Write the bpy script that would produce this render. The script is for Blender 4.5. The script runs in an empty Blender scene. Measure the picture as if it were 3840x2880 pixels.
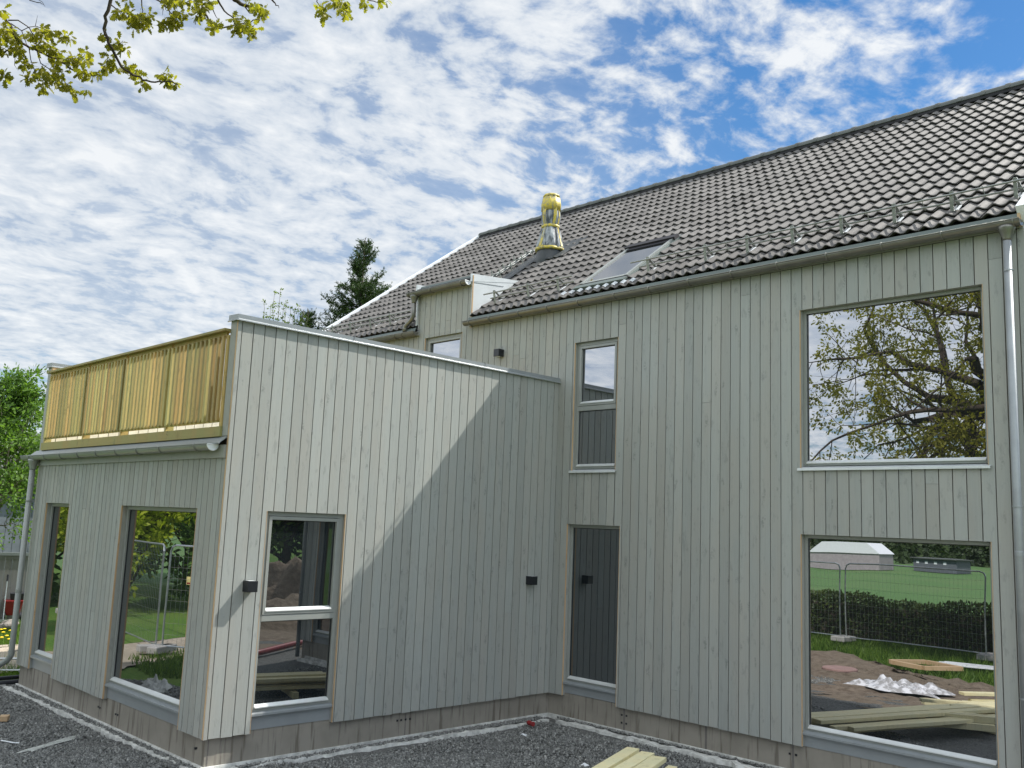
import bpy, math, random
import numpy as np
from mathutils import Vector
C = bpy.context
R = math.radians
rnd = random.Random(7)
rng = np.random.default_rng(11)
scn = C.scene
# ------------------------------------------------------------ camera
CAMP = Vector((9.504, -10.253, 2.363))
yaw, pitch, roll, FPX = R(45.735), R(8.499), R(2.344), 3518.322
fw = Vector((-math.sin(yaw)*math.cos(pitch), math.cos(yaw)*math.cos(pitch), math.sin(pitch)))
rt = Vector((math.cos(yaw), math.sin(yaw), 0)); up = rt.cross(fw)
rt2 = rt*math.cos(roll)+up*math.sin(roll); up2 = up*math.cos(roll)-rt*math.sin(roll)
from mathutils import Matrix
cam = bpy.data.objects.new('camera', bpy.data.cameras.new('camera'))
C.collection.objects.link(cam)
cam.matrix_world = Matrix((rt2, up2, -fw)).transposed().to_4x4()
cam.location = CAMP
cam.data.sensor_width = 36; cam.data.lens = FPX/3840*36
cam.data.clip_start = .1; cam.data.clip_end = 2000
scn.camera = cam
def ray(u, v):
    d = fw*FPX+rt2*(u-1920)-up2*(v-1440); return d.normalized()
# ------------------------------------------------------------ light
SUND = Vector((1, 2.5, 3.1)).normalized()      # towards the sun
sun_el = math.asin(SUND.z); sun_az = math.atan2(SUND.x, SUND.y)
sun = bpy.data.objects.new('sun', bpy.data.lights.new('sun', 'SUN')); C.collection.objects.link(sun)
sun.data.energy = 5.0; sun.data.angle = R(.53); sun.data.color = (1, .955, .88)
sun.rotation_euler = SUND.to_track_quat('Z', 'Y').to_euler()
scn.view_settings.view_transform = 'Standard'; scn.view_settings.look = 'None'
scn.view_settings.exposure = .55; scn.view_settings.gamma = 1
w = bpy.data.worlds.new("World"); scn.world = w; w.use_nodes = True
class NT:
    def __init__(s, nt): s.t = nt; s.n = nt.nodes; s.l = nt.links
    def new(s, typ, inputs=None, **kw):
        n = s.n.new(typ)
        for k, v in kw.items(): setattr(n, k, v)
        for k, v in (inputs or {}).items(): s.set(n.inputs[k], v)
        return n
    def set(s, inp, v):
        if isinstance(v, bpy.types.NodeSocket): s.l.new(v, inp)
        elif isinstance(v, bpy.types.Node): s.l.new(v.outputs[0], inp)
        else: inp.default_value = v
    def math(s, op, a, b=0., c=None, clamp=False):
        n = s.n.new('ShaderNodeMath'); n.operation = op; n.use_clamp = clamp
        s.set(n.inputs[0], a); s.set(n.inputs[1], b)
        if c is not None: s.set(n.inputs[2], c)
        return n.outputs[0]
    def mix(s, f, a, b, blend='MIX'):
        n = s.n.new('ShaderNodeMix'); n.data_type = 'RGBA'; n.blend_type = blend
        s.set(n.inputs[0], f)
        for i, v in ((6, a), (7, b)):
            if isinstance(v, tuple) and len(v) == 3: v = (*v, 1)
            s.set(n.inputs[i], v)
        return n.outputs[2]
    def ramp(s, f, stops):
        n = s.n.new('ShaderNodeValToRGB'); e = n.color_ramp.elements
        while len(e) < len(stops): e.new(.5)
        for i, (p, c) in enumerate(stops):
            e[i].position = p; e[i].color = (*c, 1) if isinstance(c, tuple) else (c, c, c, 1)
        s.set(n.inputs[0], f); return n.outputs[0]
    def noise(s, vec, scale, detail=4, rough=.55, dist=0., col=False):
        n = s.new('ShaderNodeTexNoise', {'Scale': scale, 'Detail': detail, 'Roughness': rough, 'Distortion': dist})
        if vec is not None: s.set(n.inputs['Vector'], vec)
        return n.outputs[1 if col else 0]
    def mapv(s, vec, scale=(1, 1, 1), loc=(0, 0, 0), rot=(0, 0, 0)):
        n = s.new('ShaderNodeMapping', {'Scale': scale, 'Location': loc, 'Rotation': rot}); s.set(n.inputs[0], vec); return n.outputs[0]
    def smooth(s, v, a, b):
        n = s.new('ShaderNodeMapRange', {'From Min': a, 'From Max': b}, interpolation_type='SMOOTHSTEP'); s.set(n.inputs[0], v); return n.outputs[0]
T = NT(w.node_tree); T.n.clear()
out = T.new('ShaderNodeOutputWorld')
sky = T.new('ShaderNodeTexSky', sky_type='NISHITA'); sky.sun_disc = False
sky.sun_elevation = sun_el; sky.sun_rotation = sun_az; sky.air_density = 1.0; sky.dust_density = .25; sky.ozone_density = 2.2
tc = T.new('ShaderNodeTexCoord'); sp = T.new('ShaderNodeSeparateXYZ', {0: tc.outputs['Generated']})
X, Y, Zc = sp.outputs
zz = T.math('ADD', T.math('MAXIMUM', Zc, 0.0), .14)
cv = T.new('ShaderNodeCombineXYZ', {0: T.math('DIVIDE', X, zz), 1: T.math('DIVIDE', Y, zz), 2: 0.0}).outputs[0]
wv = T.noise(cv, 2.2, 3, .5, col=True)
cvw = T.new('ShaderNodeVectorMath', {0: cv, 1: T.new('ShaderNodeVectorMath', {0: wv, 1: (.20, .20, 0)}, operation='MULTIPLY').outputs[0]}, operation='ADD').outputs[0]
rotv = T.mapv(cvw, (1, .75, 1), (0, 0, 0), (0, 0, R(25)))
small = T.noise(rotv, 14.5, 6, .60)         # cloudlets
mid = T.noise(rotv, 4.6, 5, .55)
big = T.noise(cv, 1.0, 3, .5)
# more veil towards -x (left of the house), clearer towards +y
side = T.math('MULTIPLY', T.math('SUBTRACT', -.38, X), .55)
hi = T.math('MULTIPLY', T.math('SUBTRACT', .35, Zc), .10)
cov = T.math('ADD', T.math('ADD', T.math('MULTIPLY', small, 1.30), T.math('MULTIPLY', mid, .85)), T.math('MULTIPLY', big, .55))
cov = T.math('ADD', cov, .02)
cov = T.math('ADD', T.math('ADD', cov, side), hi)
behind = T.smooth(Y, .15, -.35)             # a denser veil on the far side of the sky
cov = T.math('ADD', cov, T.math('MULTIPLY', behind, .35))
lowgap = T.math('MULTIPLY', T.smooth(Zc, .17, .10), -.25)
cov = T.math('ADD', cov, lowgap)
cov = T.math('ADD', cov, T.math('MULTIPLY', T.smooth(X, .10, .45), .45))   # overcast added in the unseen east, fill for the shaded side wall
cov = T.math('ADD', cov, T.math('MULTIPLY', T.smooth(Zc, .52, .60), .45))
veil = T.math('MULTIPLY', T.smooth(X, -.40, -.95), .86)
mask = T.math('MAXIMUM', T.smooth(cov, 1.16, 1.62), T.math('MULTIPLY', veil, T.smooth(Zc, .09, .16)))
mask = T.math('MULTIPLY', mask, .92)
shade = T.ramp(T.math('ADD', T.math('MULTIPLY', mid, .45), T.math('MULTIPLY', small, .55)), [(.36, (.50, .58, .70)), (.48, (.70, .76, .83)), (.62, (.95, .97, .98))])
skyc = T.new('ShaderNodeVectorMath', {0: sky.outputs[0], 3: .086}, operation='SCALE').outputs[0]
hs = T.new('ShaderNodeHueSaturation', {'Saturation': 1.34, 'Value': 1.0, 'Color': skyc}).outputs[0]
cl = T.new('ShaderNodeVectorMath', {0: shade, 3: 1.0}, operation='SCALE')
sdot = T.new('ShaderNodeVectorMath', {0: tc.outputs['Generated'], 1: tuple(SUND)}, operation='DOT_PRODUCT').outputs['Value']
glow_fill = T.math('MULTIPLY', T.smooth(sdot, .80, 1.0), 2.2)   # unseen clouds near the sun brightened, added fill for roof and side wall
east_fill = T.math('MULTIPLY', T.smooth(X, .10, .5), .55)  # extra brightness of the unseen eastern clouds, added as fill for the side wall
T.set(cl.inputs[3], T.math('ADD', T.math('ADD', .69, T.math('MULTIPLY', behind, .64)), T.math('ADD', glow_fill, east_fill)))
final = T.mix(mask, hs, cl.outputs[0])
bg = T.new('ShaderNodeBackground', {'Color': final, 'Strength': 1.0})
T.l.new(bg.outputs[0], out.inputs[0])

# ------------------------------------------------------------ materials
MATS = {}
def mat(name):
    m = bpy.data.materials.new(name); m.use_nodes = True; t = NT(m.node_tree); t.n.clear()
    o = t.new('ShaderNodeOutputMaterial'); MATS[name] = m
    return m, t, o
def bsdf(t, o, **kw):
    b = t.new('ShaderNodeBsdfPrincipled')
    names = {'color': 'Base Color', 'rough': 'Roughness', 'metal': 'Metallic', 'spec': 'Specular IOR Level', 'normal': 'Normal', 'ior': 'IOR'}
    for k, v in kw.items():
        if isinstance(v, tuple) and len(v) == 3: v = (*v, 1)
        t.set(b.inputs[names[k]], v)
    t.l.new(b.outputs[0], o.inputs[0]); return b
def bump(t, h, strength=.3, dist=.01):
    return t.new('ShaderNodeBump', {'Strength': strength, 'Distance': dist, 'Height': h}).outputs[0]
def wcoord(t):
    return t.new('ShaderNodeNewGeometry').outputs['Position']
def simple(name, c, rough=.6, metal=0., var=.12, scale=6., spec=.5, bmp=0.):
    m, t, o = mat(name); p = wcoord(t); n = t.noise(p, scale, 5, .6)
    k = t.smooth(n, .3, .7)
    a = tuple(max(0, x*(1-var)) for x in c); b = tuple(x*(1+var) for x in c)
    kw = {}
    if bmp: kw['normal'] = bump(t, t.noise(p, scale*8, 4), bmp, .004)
    bsdf(t, o, color=t.mix(k, a, b), rough=rough, metal=metal, spec=spec, **kw); return m
def attr(t, n): return t.new('ShaderNodeAttribute', attribute_name=n).outputs['Fac']
def wood_like(name, base, dark, knot, warm, knotk=1., grain=.5, rough=.62, var=.15):
    """vertical boards, one random number per board in the face attribute 'rnd'"""
    m, t, o = mat(name); p = wcoord(t); r = attr(t, 'rnd')
    off = t.new('ShaderNodeCombineXYZ', {0: t.math('MULTIPLY', r, 37.), 1: t.math('MULTIPLY', r, 19.), 2: t.math('MULTIPLY', r, 53.)}).outputs[0]
    q = t.new('ShaderNodeVectorMath', {0: p, 1: off}, operation='ADD').outputs[0]
    g = t.noise(t.mapv(q, (60, 60, 2.2)), 1.0, 4, .6, .3)
    col = t.mix(t.math('MULTIPLY', t.smooth(g, .35, .7), grain), base, dark)
    tint = t.smooth(t.noise(t.mapv(q, (3, 3, .7)), 1., 3, .5), .35, .68)
    col = t.mix(t.math('MULTIPLY', tint, .38), col, warm)
    bl = t.math('ADD', 1-var*.52, t.math('MULTIPLY', r, var))
    if var > .3: col = t.mix(t.math('MULTIPLY', t.smooth(t.new('ShaderNodeMath', {0: t.math('MULTIPLY', r, 7.3)}, operation='FRACT').outputs[0], .62, .70), .42), col, warm)
    # knots and smudges
    kw = t.mapv(q, (9, 9, 3.3))
    kd = t.noise(kw, 1.7, 2, .5, col=True)
    kq = t.new('ShaderNodeVectorMath', {0: kw, 1: t.new('ShaderNodeVectorMath', {0: kd, 3: .9}, operation='SCALE').outputs[0]}, operation='ADD').outputs[0]
    v = t.new('ShaderNodeTexVoronoi', {'Vector': kq, 'Scale': 1.0}, feature='F1')
    pick = t.smooth(t.new('ShaderNodeSeparateColor', {0: v.outputs['Color']}).outputs[0], .38, .58)
    kn = t.math('MULTIPLY', t.smooth(v.outputs['Distance'], .30, .08), pick)
    kn = t.math('MULTIPLY', kn, t.smooth(t.noise(q, 45, 3), .35, .6))
    col = t.mix(t.math('MULTIPLY', kn, .62*knotk), col, knot)
    sm = t.math('MULTIPLY', t.smooth(t.noise(t.mapv(q, (14, 14, 5)), 1., 5, .65), .55, .70), .34*knotk)
    col = t.mix(sm, col, knot)
    col = t.new('ShaderNodeVectorMath', {0: col, 3: bl}, operation='SCALE').outputs[0]
    bsdf(t, o, color=col, rough=rough, spec=.35, normal=bump(t, g, .25, .002)); return m
M_clad = wood_like('painted_cladding', (.306, .323, .305), (.262, .274, .260), (.085, .095, .095), (.325, .305, .265), .72, .42)
M_raw = wood_like('raw_wood', (.52, .36, .21), (.40, .25, .13), (.2, .1, .05), (.6, .44, .28), .6)
M_tim = wood_like('treated_timber', (.34, .315, .12), (.36, .31, .12), (.12, .11, .05), (.46, .27, .10), 1.0, .6, .62, .62)
M_lum = wood_like('stacked_lumber', (.78, .70, .42), (.68, .58, .33), (.32, .28, .14), (.62, .62, .42), .8, .6)
M_groove = simple('groove_wood', (.15, .105, .085), .9)
M_flash = simple('painted_metal_flashing', (.23, .25, .26), .32, .0, .06, 3, .6)
M_flashlt = simple('pale_metal_sheet', (.62, .65, .66), .38, .2, .05, 3, .6)
M_eave = simple('eave_flashing_metal', (.105, .13, .12), .55, .0, .08, 3, .5)
M_gutter = simple('gutter_metal', (.19, .185, .165), .36, .6, .12, 5)
M_frame = simple('window_frame_paint', (.25, .265, .25), .35, 0, .04, 4, .5)
M_framelt = simple('window_bead_aluminium', (.66, .68, .67), .34, .3, .05, 4)
M_black = simple('black_lamp_metal', (.010, .012, .016), .38, 0, .1, 8, .5)
M_lens = simple('lamp_glass_lens', (.75, .78, .8), .15, 0, .02)
M_dark = simple('dark_void', (.012, .012, .014), .9)
M_rubber = simple('black_rubber_flashing', (.035, .04, .042), .45, 0, .2, 14)
m, t, o = mat('yellow_tape'); M_yellow = m; p = wcoord(t); n = t.noise(p, 16, 5, .65, .4)
bsdf(t, o, color=t.mix(t.smooth(n, .42, .66), (.56, .44, .06), (.30, .27, .16)), rough=.5, spec=.4, normal=bump(t, n, .5, .01))
M_white = simple('white_metal_verge', (.74, .76, .78), .4, 0, .04)
M_dirtw = simple('dirty_foam', (.55, .55, .52), .8, 0, .28, 9)
M_bark = simple('tree_bark', (.055, .042, .032), .9, 0, .4, 9, .3, .6)
M_barkl = simple('pale_bark', (.19, .16, .13), .9, 0, .4, 12, .3, .4)
M_galv = simple('galvanised_steel', (.50, .53, .54), .35, .8, .12, 12)
M_red = simple('red_plastic', (.22, .014, .016), .45, 0, .15)
M_blackpl = simple('black_plastic', (.02, .022, .028), .4)
M_cloth = simple('dusty_white_fabric', (.42, .43, .40), .85, 0, .2, 10)
M_tent = simple('white_tent_canvas', (.75, .76, .78), .6, 0, .03)
M_stone = simple('garden_stone', (.20, .18, .16), .9, 0, .35, 5, .3, .5)
M_sign = simple('yellow_sign', (.7, .62, .25), .5, 0, .05)
M_greywood = wood_like('weathered_grey_boards', (.20, .195, .19), (.13, .13, .13), (.06, .06, .06), (.24, .22, .20), .8)
# plinth with stains
m, t, o = mat('fibre_cement_plinth'); M_plinth = m
p = wcoord(t); n1 = t.noise(p, 3, 5); st = t.noise(t.mapv(p, (16, 16, 1.1)), 1., 4, .6)
sep = t.new('ShaderNodeSeparateXYZ', {0: p}).outputs[2]
col = t.mix(t.smooth(n1, .3, .7), (.215, .198, .168), (.262, .243, .208))
col = t.mix(t.math('MULTIPLY', t.smooth(st, .52, .66), .85), col, (.12, .105, .085))
col = t.mix(t.math('MULTIPLY', t.smooth(t.math('ADD', sep, t.math('MULTIPLY', n1, .12)), -.20, -.31), .5), col, (.36, .34, .30))
bsdf(t, o, color=col, rough=.8, spec=.3, normal=bump(t, t.noise(p, 60), .15, .003))
# roof tiles
m, t, o = mat('concrete_roof_tile'); M_tile = m
p = wcoord(t); r = attr(t, 'rnd'); n = t.noise(p, 5, 6, .65); f = t.noise(p, 90, 3, .6)
col = t.mix(t.smooth(n, .3, .7), (.092, .087, .083), (.130, .122, .115))
col = t.mix(t.math('MULTIPLY', t.smooth(f, .45, .75), .35), col, (.18, .17, .158))
col = t.new('ShaderNodeVectorMath', {0: col, 3: t.math('ADD', .78, t.math('MULTIPLY', r, .42))}, operation='SCALE').outputs[0]
bsdf(t, o, color=col, rough=.72, spec=.3, normal=bump(t, f, .5, .004))
M_ridge = simple('ridge_tile_concrete', (.085, .092, .085), .65, 0, .2, 6)
# glass
def glassmat(name, tint, base, ior):
    m, t, o = mat(name); p = wcoord(t)
    nz = t.noise(p, .9, 1, .4)
    nb = t.new('ShaderNodeBump', {'Strength': .08, 'Distance': .02, 'Height': nz}).outputs[0]
    fr = t.new('ShaderNodeFresnel', {'IOR': ior, 'Normal': nb}).outputs[0]
    gl = t.new('ShaderNodeBsdfGlossy', {'Color': (*tint, 1), 'Roughness': 0.0, 'Normal': nb})
    df = t.new('ShaderNodeBsdfDiffuse', {'Color': (*base, 1)})
    mx = t.new('ShaderNodeMixShader', {0: fr, 1: df.outputs[0], 2: gl.outputs[0]})
    t.l.new(mx.outputs[0], o.inputs[0]); return m
M_glass = glassmat('window_glass', (.93, .95, 1.0), (.016, .019, .019), 4.2)
M_glassd = glassmat('darker_window_glass', (.93, .97, 1.0), (.010, .013, .015), 2.7)
# foliage
def leafmat(name, c1, c2, trans=.35):
    m, t, o = mat(name); r = attr(t, 'rnd'); col = t.mix(r, c1, c2)
    d = t.new('ShaderNodeBsdfPrincipled', {'Base Color': col, 'Roughness': .5, 'Specular IOR Level': .3})
    tr = t.new('ShaderNodeBsdfTranslucent', {'Color': t.new('ShaderNodeVectorMath', {0: col, 1: (1.25, 1.35, .6)}, operation='MULTIPLY').outputs[0]})
    mx = t.new('ShaderNodeMixShader', {0: trans, 1: d.outputs[0], 2: tr.outputs[0]}); t.l.new(mx.outputs[0], o.inputs[0]); return m
M_oak = leafmat('oak_leaf', (.13, .14, .022), (.33, .30, .035), .6)
M_rowan = leafmat('rowan_leaf', (.045, .10, .02), (.16, .27, .05), .42)
M_birch = leafmat('young_leaf', (.09, .14, .03), (.20, .25, .07), .4)
M_spruce = leafmat('spruce_needles', (.012, .034, .010), (.065, .11, .020), .15)
M_yel = leafmat('yellow_green_leaf', (.22, .29, .02), (.50, .54, .04), .5)
M_hedge = leafmat('hedge_leaf', (.035, .06, .02), (.10, .13, .03), .3)
M_forest = leafmat('forest_leaf', (.025, .045, .02), (.07, .10, .035), .2)
M_grassb = leafmat('grass_blade', (.05, .11, .015), (.14, .22, .03), .3)
M_dand = simple('dandelion_petals', (.85, .62, .02), .6)
# ground kinds
def groundmat(name, cols, scale, bmp, bd=.02):
    m, t, o = mat(name); p = wcoord(t)
    a = t.noise(p, scale, 8, .7); b = t.noise(p, scale*.07, 4, .6)
    col = t.mix(t.smooth(a, .3, .7), cols[0], cols[1]); col = t.mix(t.math('MULTIPLY', t.smooth(b, .4, .65), .6), col, cols[2])
    bsdf(t, o, color=col, rough=.95, spec=.15, normal=bump(t, a, bmp, bd)); return m
M_grass = groundmat('grass_ground', ((.05, .11, .018), (.10, .19, .03), (.13, .18, .04)), 12, .8)
M_soil = groundmat('brown_soil', ((.12, .088, .064), (.25, .20, .155), (.20, .165, .125)), 7, 1., .05)
M_path = groundmat('sandy_path', ((.32, .27, .21), (.42, .36, .29), (.26, .23, .17)), 9, .4)
m, t, o = mat('dark_gravel'); M_grav = m; p = wcoord(t)
v = t.new('ShaderNodeTexVoronoi', {'Vector': p, 'Scale': 55.}, feature='F1')
cc = t.new('ShaderNodeSeparateColor', {0: v.outputs['Color']}).outputs[0]
col = t.mix(cc, (.08, .08, .076), (.20, .20, .19))
bsdf(t, o, color=col, rough=.85, spec=.3, normal=bump(t, v.outputs['Distance'], 1., .02))
m, t, o = mat('gravel_stone'); M_gst = m; r = attr(t, 'rnd')
col = t.ramp(r, [(0, (.08, .081, .077)), (.5, (.205, .207, .196)), (.9, (.35, .35, .33)), (1, (.56, .54, .49))])
bsdf(t, o, color=col, rough=.75, spec=.4)
# plastic wrap
m, t, o = mat('plastic_wrap'); M_wrap = m; p = wcoord(t)
n = t.noise(t.mapv(p, (14, 14, 3)), 1., 5, .65, .5)
col = t.mix(t.smooth(n, .40, .62), (.045, .055, .065), (.33, .35, .36))
bsdf(t, o, color=col, rough=.38, spec=.4, normal=bump(t, n, .6, .02))
m, t, o = mat('clear_plastic_sheet'); M_sheet = m; p = wcoord(t)
bsdf(t, o, color=t.mix(t.smooth(t.noise(p, 9, 5), .4, .6), (.35, .34, .34), (.75, .75, .78)), rough=.15, spec=.7)

# ------------------------------------------------------------ mesh helpers
class MB:
    def __init__(s): s.v = []; s.f = []; s.r = []
    def poly(s, pts, r=.5):
        i = len(s.v); s.v += [tuple(p) for p in pts]; s.f.append(tuple(range(i, i+len(pts)))); s.r.append(r)
    def box(s, x0, x1, y0, y1, z0, z1, r=.5):
        i = len(s.v)
        s.v += [(x0, y0, z0), (x1, y0, z0), (x1, y1, z0), (x0, y1, z0), (x0, y0, z1), (x1, y0, z1), (x1, y1, z1), (x0, y1, z1)]
        s.f += [(i, i+3, i+2, i+1), (i+4, i+5, i+6, i+7), (i, i+1, i+5, i+4), (i+1, i+2, i+6, i+5), (i+2, i+3, i+7, i+6), (i+3, i, i+4, i+7)]
        s.r += [r]*6; return s
    def obox(s, c, ax, ay, az, r=.5):
        """box with centre c and half-axis vectors"""
        i = len(s.v); c, ax, ay, az = map(Vector, (c, ax, ay, az))
        for sz in (-1, 1):
            for sx, sy in ((-1, -1), (1, -1), (1, 1), (-1, 1)): s.v.append(tuple(c+ax*sx+ay*sy+az*sz))
        s.f += [(i, i+3, i+2, i+1), (i+4, i+5, i+6, i+7), (i, i+1, i+5, i+4), (i+1, i+2, i+6, i+5), (i+2, i+3, i+7, i+6), (i+3, i, i+4, i+7)]
        s.r += [r]*6; return s
    def prism(s, prof, axis, a0, a1, r=.5, caps=True):
        """extrude closed profile of 2-D points along axis ('x': pts (y,z); 'y': pts (x,z))"""
        n = len(prof); i = len(s.v)
        for a in (a0, a1):
            for p, q in prof: s.v.append((a, p, q) if axis == 'x' else (p, a, q))
        for k in range(n): s.f.append((i+k, i+(k+1) % n, i+n+(k+1) % n, i+n+k)); s.r.append(r)
        if caps:
            s.f.append(tuple(range(i+n-1, i-1, -1))); s.f.append(tuple(range(i+n, i+2*n))); s.r += [r, r]
        return s
    def tube(s, pts, rad, sides=8, r=.5, caps=True):
        pts = [Vector(p) for p in pts]; n = len(pts)
        if not hasattr(rad, '__len__'): rad = [rad]*n
        i0 = len(s.v); u = None
        for k, p in enumerate(pts):
            d = (pts[min(k+1, n-1)]-pts[max(k-1, 0)]).normalized()
            if u is None: u = d.orthogonal().normalized()
            else:
                u = (u-d*u.dot(d)); u = u.normalized() if u.length > 1e-6 else d.orthogonal().normalized()
            v2 = d.cross(u)
            for j in range(sides):
                a = 2*math.pi*j/sides; s.v.append(tuple(p+(u*math.cos(a)+v2*math.sin(a))*rad[k]))
        for k in range(n-1):
            for j in range(sides):
                a = i0+k*sides+j; b = i0+k*sides+(j+1) % sides
                s.f.append((a, b, b+sides, a+sides)); s.r.append(r)
        if caps:
            s.f.append(tuple(i0+j for j in reversed(range(sides)))); s.f.append(tuple(i0+(n-1)*sides+j for j in range(sides))); s.r += [r, r]
        return s
    def lathe(s, c, prof, sides=24, r=.5, wob=None):
        i0 = len(s.v)
        for k, (rr, z) in enumerate(prof):
            for j in range(sides):
                a = 2*math.pi*j/sides; q = rr*(1+(wob(a, z) if wob else 0)); s.v.append((c[0]+q*math.cos(a), c[1]+q*math.sin(a), c[2]+z))
        for k in range(len(prof)-1):
            for j in range(sides):
                a = i0+k*sides+j; b = i0+k*sides+(j+1) % sides; s.f.append((a, b, b+sides, a+sides)); s.r.append(r)
        s.f.append(tuple(i0+(len(prof)-1)*sides+j for j in range(sides))); s.r.append(r)
        s.f.append(tuple(i0+j for j in reversed(range(sides)))); s.r.append(r)
        return s
    def build(s, name, material, parent=None, smooth=False, bevel=0, **props):
        me = bpy.data.meshes.new(name); me.from_pydata(s.v, [], s.f)
        a = me.attributes.new('rnd', 'FLOAT', 'FACE'); a.data.foreach_set('value', s.r)
        return finish(me, name, material, parent, smooth, bevel, **props)
def finish(me, name, material, parent=None, smooth=False, bevel=0, **props):
    me.materials.append(material); me.update()
    if smooth: me.polygons.foreach_set('use_smooth', [True]*len(me.polygons))
    o = bpy.data.objects.new(name, me); C.collection.objects.link(o)
    if parent is not None:
        o.parent = parent; off = Vector((0, 0, 0)); q = parent
        while q is not None: off += Vector(q.location); q = q.parent
        o.location = -off
    if bevel:
        b = o.modifiers.new('b', 'BEVEL'); b.width = bevel; b.segments = 2; b.limit_method = 'ANGLE'
    for k, v in props.items(): o[k] = v
    return o
def npmesh(name, V, F, rvals, material, parent=None, smooth=False, **props):
    """V (n,3), F (m,k) fast mesh"""
    me = bpy.data.meshes.new(name); n, (mm, k) = len(V), F.shape
    me.vertices.add(n); me.vertices.foreach_set('co', np.asarray(V, np.float32).ravel())
    me.loops.add(mm*k); me.loops.foreach_set('vertex_index', F.astype(np.int32).ravel())
    me.polygons.add(mm); me.polygons.foreach_set('loop_start', (np.arange(mm)*k).astype(np.int32))
    me.update(calc_edges=True)
    a = me.attributes.new('rnd', 'FLOAT', 'FACE'); a.data.foreach_set('value', np.asarray(rvals, np.float32))
    return finish(me, name, material, parent, smooth, **props)
def thing(name, label, cat, loc, group=None):
    o = bpy.data.objects.new(name, None); C.collection.objects.link(o); o.location = loc; o.empty_display_size = .2
    o['label'] = label; o['category'] = cat
    if group: o['group'] = group
    return o

# ------------------------------------------------------------ ground
GZ = -.30
def disc_sheet(name, pts, z, material, **kw):
    m = MB(); m.poly([(x, y, z) for x, y in pts]); return m.build(name, material, **kw)
def hgt(x, y):   # far terrain rises gently into hills
    return 0
N = 90
xs = np.sign(np.linspace(-1, 1, N))*np.abs(np.linspace(-1, 1, N))**2.6*900
gx, gy = np.meshgrid(xs, xs); 
V = np.stack([gx.ravel(), gy.ravel(), np.full(N*N, GZ-.12)], 1)
rr = np.hypot(V[:, 0], V[:, 1])
V[:, 2] += np.where(rr > 20, 0, 0)
idx = np.arange(N*N).reshape(N, N)
F = np.stack([idx[:-1, :-1], idx[:-1, 1:], idx[1:, 1:], idx[1:, :-1]], -1).reshape(-1, 4)
npmesh('ground', V, F, np.full(len(F), .5), M_grass, kind='structure')

def patch(name, poly, material, z, nx=60, amp=.02, seed=1, **kw):
    """irregular outlined sheet with a relief"""
    rg = np.random.default_rng(seed)
    P = np.array(poly, float); c = P.mean(0); n = len(P)
    per = []
    for i in range(n):
        a, b = P[i], P[(i+1) % n]
        for k in range(10): per.append(a+(b-a)*k/10+rg.normal(0, .035, 2))
    per = np.array(per); m = len(per); rings = nx//4; vs = []
    for j in range(rings+1):
        f = j/rings
        q = c+(per-c)*f
        zz = z+rg.normal(0, amp, m)*(1 if 0 < j < rings else 0)-(.03 if j == rings else 0)
        vs.append(np.column_stack([q, zz]))
    V = np.vstack(vs); Fs = []
    for j in range(rings):
        for i in range(m):
            Fs.append((j*m+i, j*m+(i+1) % m, (j+1)*m+(i+1) % m, (j+1)*m+i))
    return npmesh(name, V, np.array(Fs), np.full(len(Fs), .5), material, smooth=True, **kw)
GB = GZ-.055    # gravel bed level
patch('gravel_bed', [(-6.6, -5.0), (-6.35, -6.2), (-5.2, -7.0), (-1.5, -7.4), (2.4, -6.2), (4.4, -8.2), (9.5, -7.5), (10, 1.5), (.0, 1.5), (-3, -2)], M_grav, GB, 60, .012, 3, kind='structure')
patch('soil', [(-3.4, -9.6), (-1.5, -11.6), (.6, -9.6), (3.0, -9.4), (6.5, -10.5), (9, -9), (8, -5.6), (4.2, -4.2), (.6, -5.4), (-1.6, -7.2)], M_soil, GZ-.035, 48, .03, 5, kind='structure')
patch('path', [(-6.9, -6.7), (-8.3, -3.6), (-10.3, -2.2), (-11.0, -3.8), (-9.2, -5.2), (-9.9, -9.1), (-11.2, -12), (-9.0, -12), (-8.2, -9)], M_path, GZ-.055, 40, .01, 8, kind='structure')

# loose stones of the gravel: far too many to count
def stones(n, pts, s0, s1, seed, name):
    rg = np.random.default_rng(seed)
    base = np.array([(1, 0, 0), (-.9, .15, .1), (0, 1, .1), (.1, -1, 0), (0, .1, .75), (.1, 0, -.7)], float)
    fc = np.array([(0, 2, 4), (2, 1, 4), (1, 3, 4), (3, 0, 4), (2, 0, 5), (1, 2, 5), (3, 1, 5), (0, 3, 5)])
    s = rg.uniform(s0, s1, n)*rg.choice([1, 1, 1, 1.5], n); 
    q = rg.normal(size=(n, 4)); q /= np.linalg.norm(q, axis=1)[:, None]
    w_, x, y, z = q.T
    Rm = np.stack([1-2*(y*y+z*z), 2*(x*y-z*w_), 2*(x*z+y*w_), 2*(x*y+z*w_), 1-2*(x*x+z*z), 2*(y*z-x*w_), 2*(x*z-y*w_), 2*(y*z+x*w_), 1-2*(x*x+y*y)], -1).reshape(n, 3, 3)
    b = base[None]*rg.uniform(.6, 1.25, (n, 6, 1))*s[:, None, None]
    V = np.einsum('nij,nkj->nki', Rm, b)+pts[:, None, :]
    F = (fc[None]+np.arange(n)[:, None, None]*6).reshape(-1, 3)
    rv = np.repeat(rg.beta(1.6, 2.6, n), 8)
    return V.reshape(-1, 3), F, rv
rg = np.random.default_rng(5)
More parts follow.
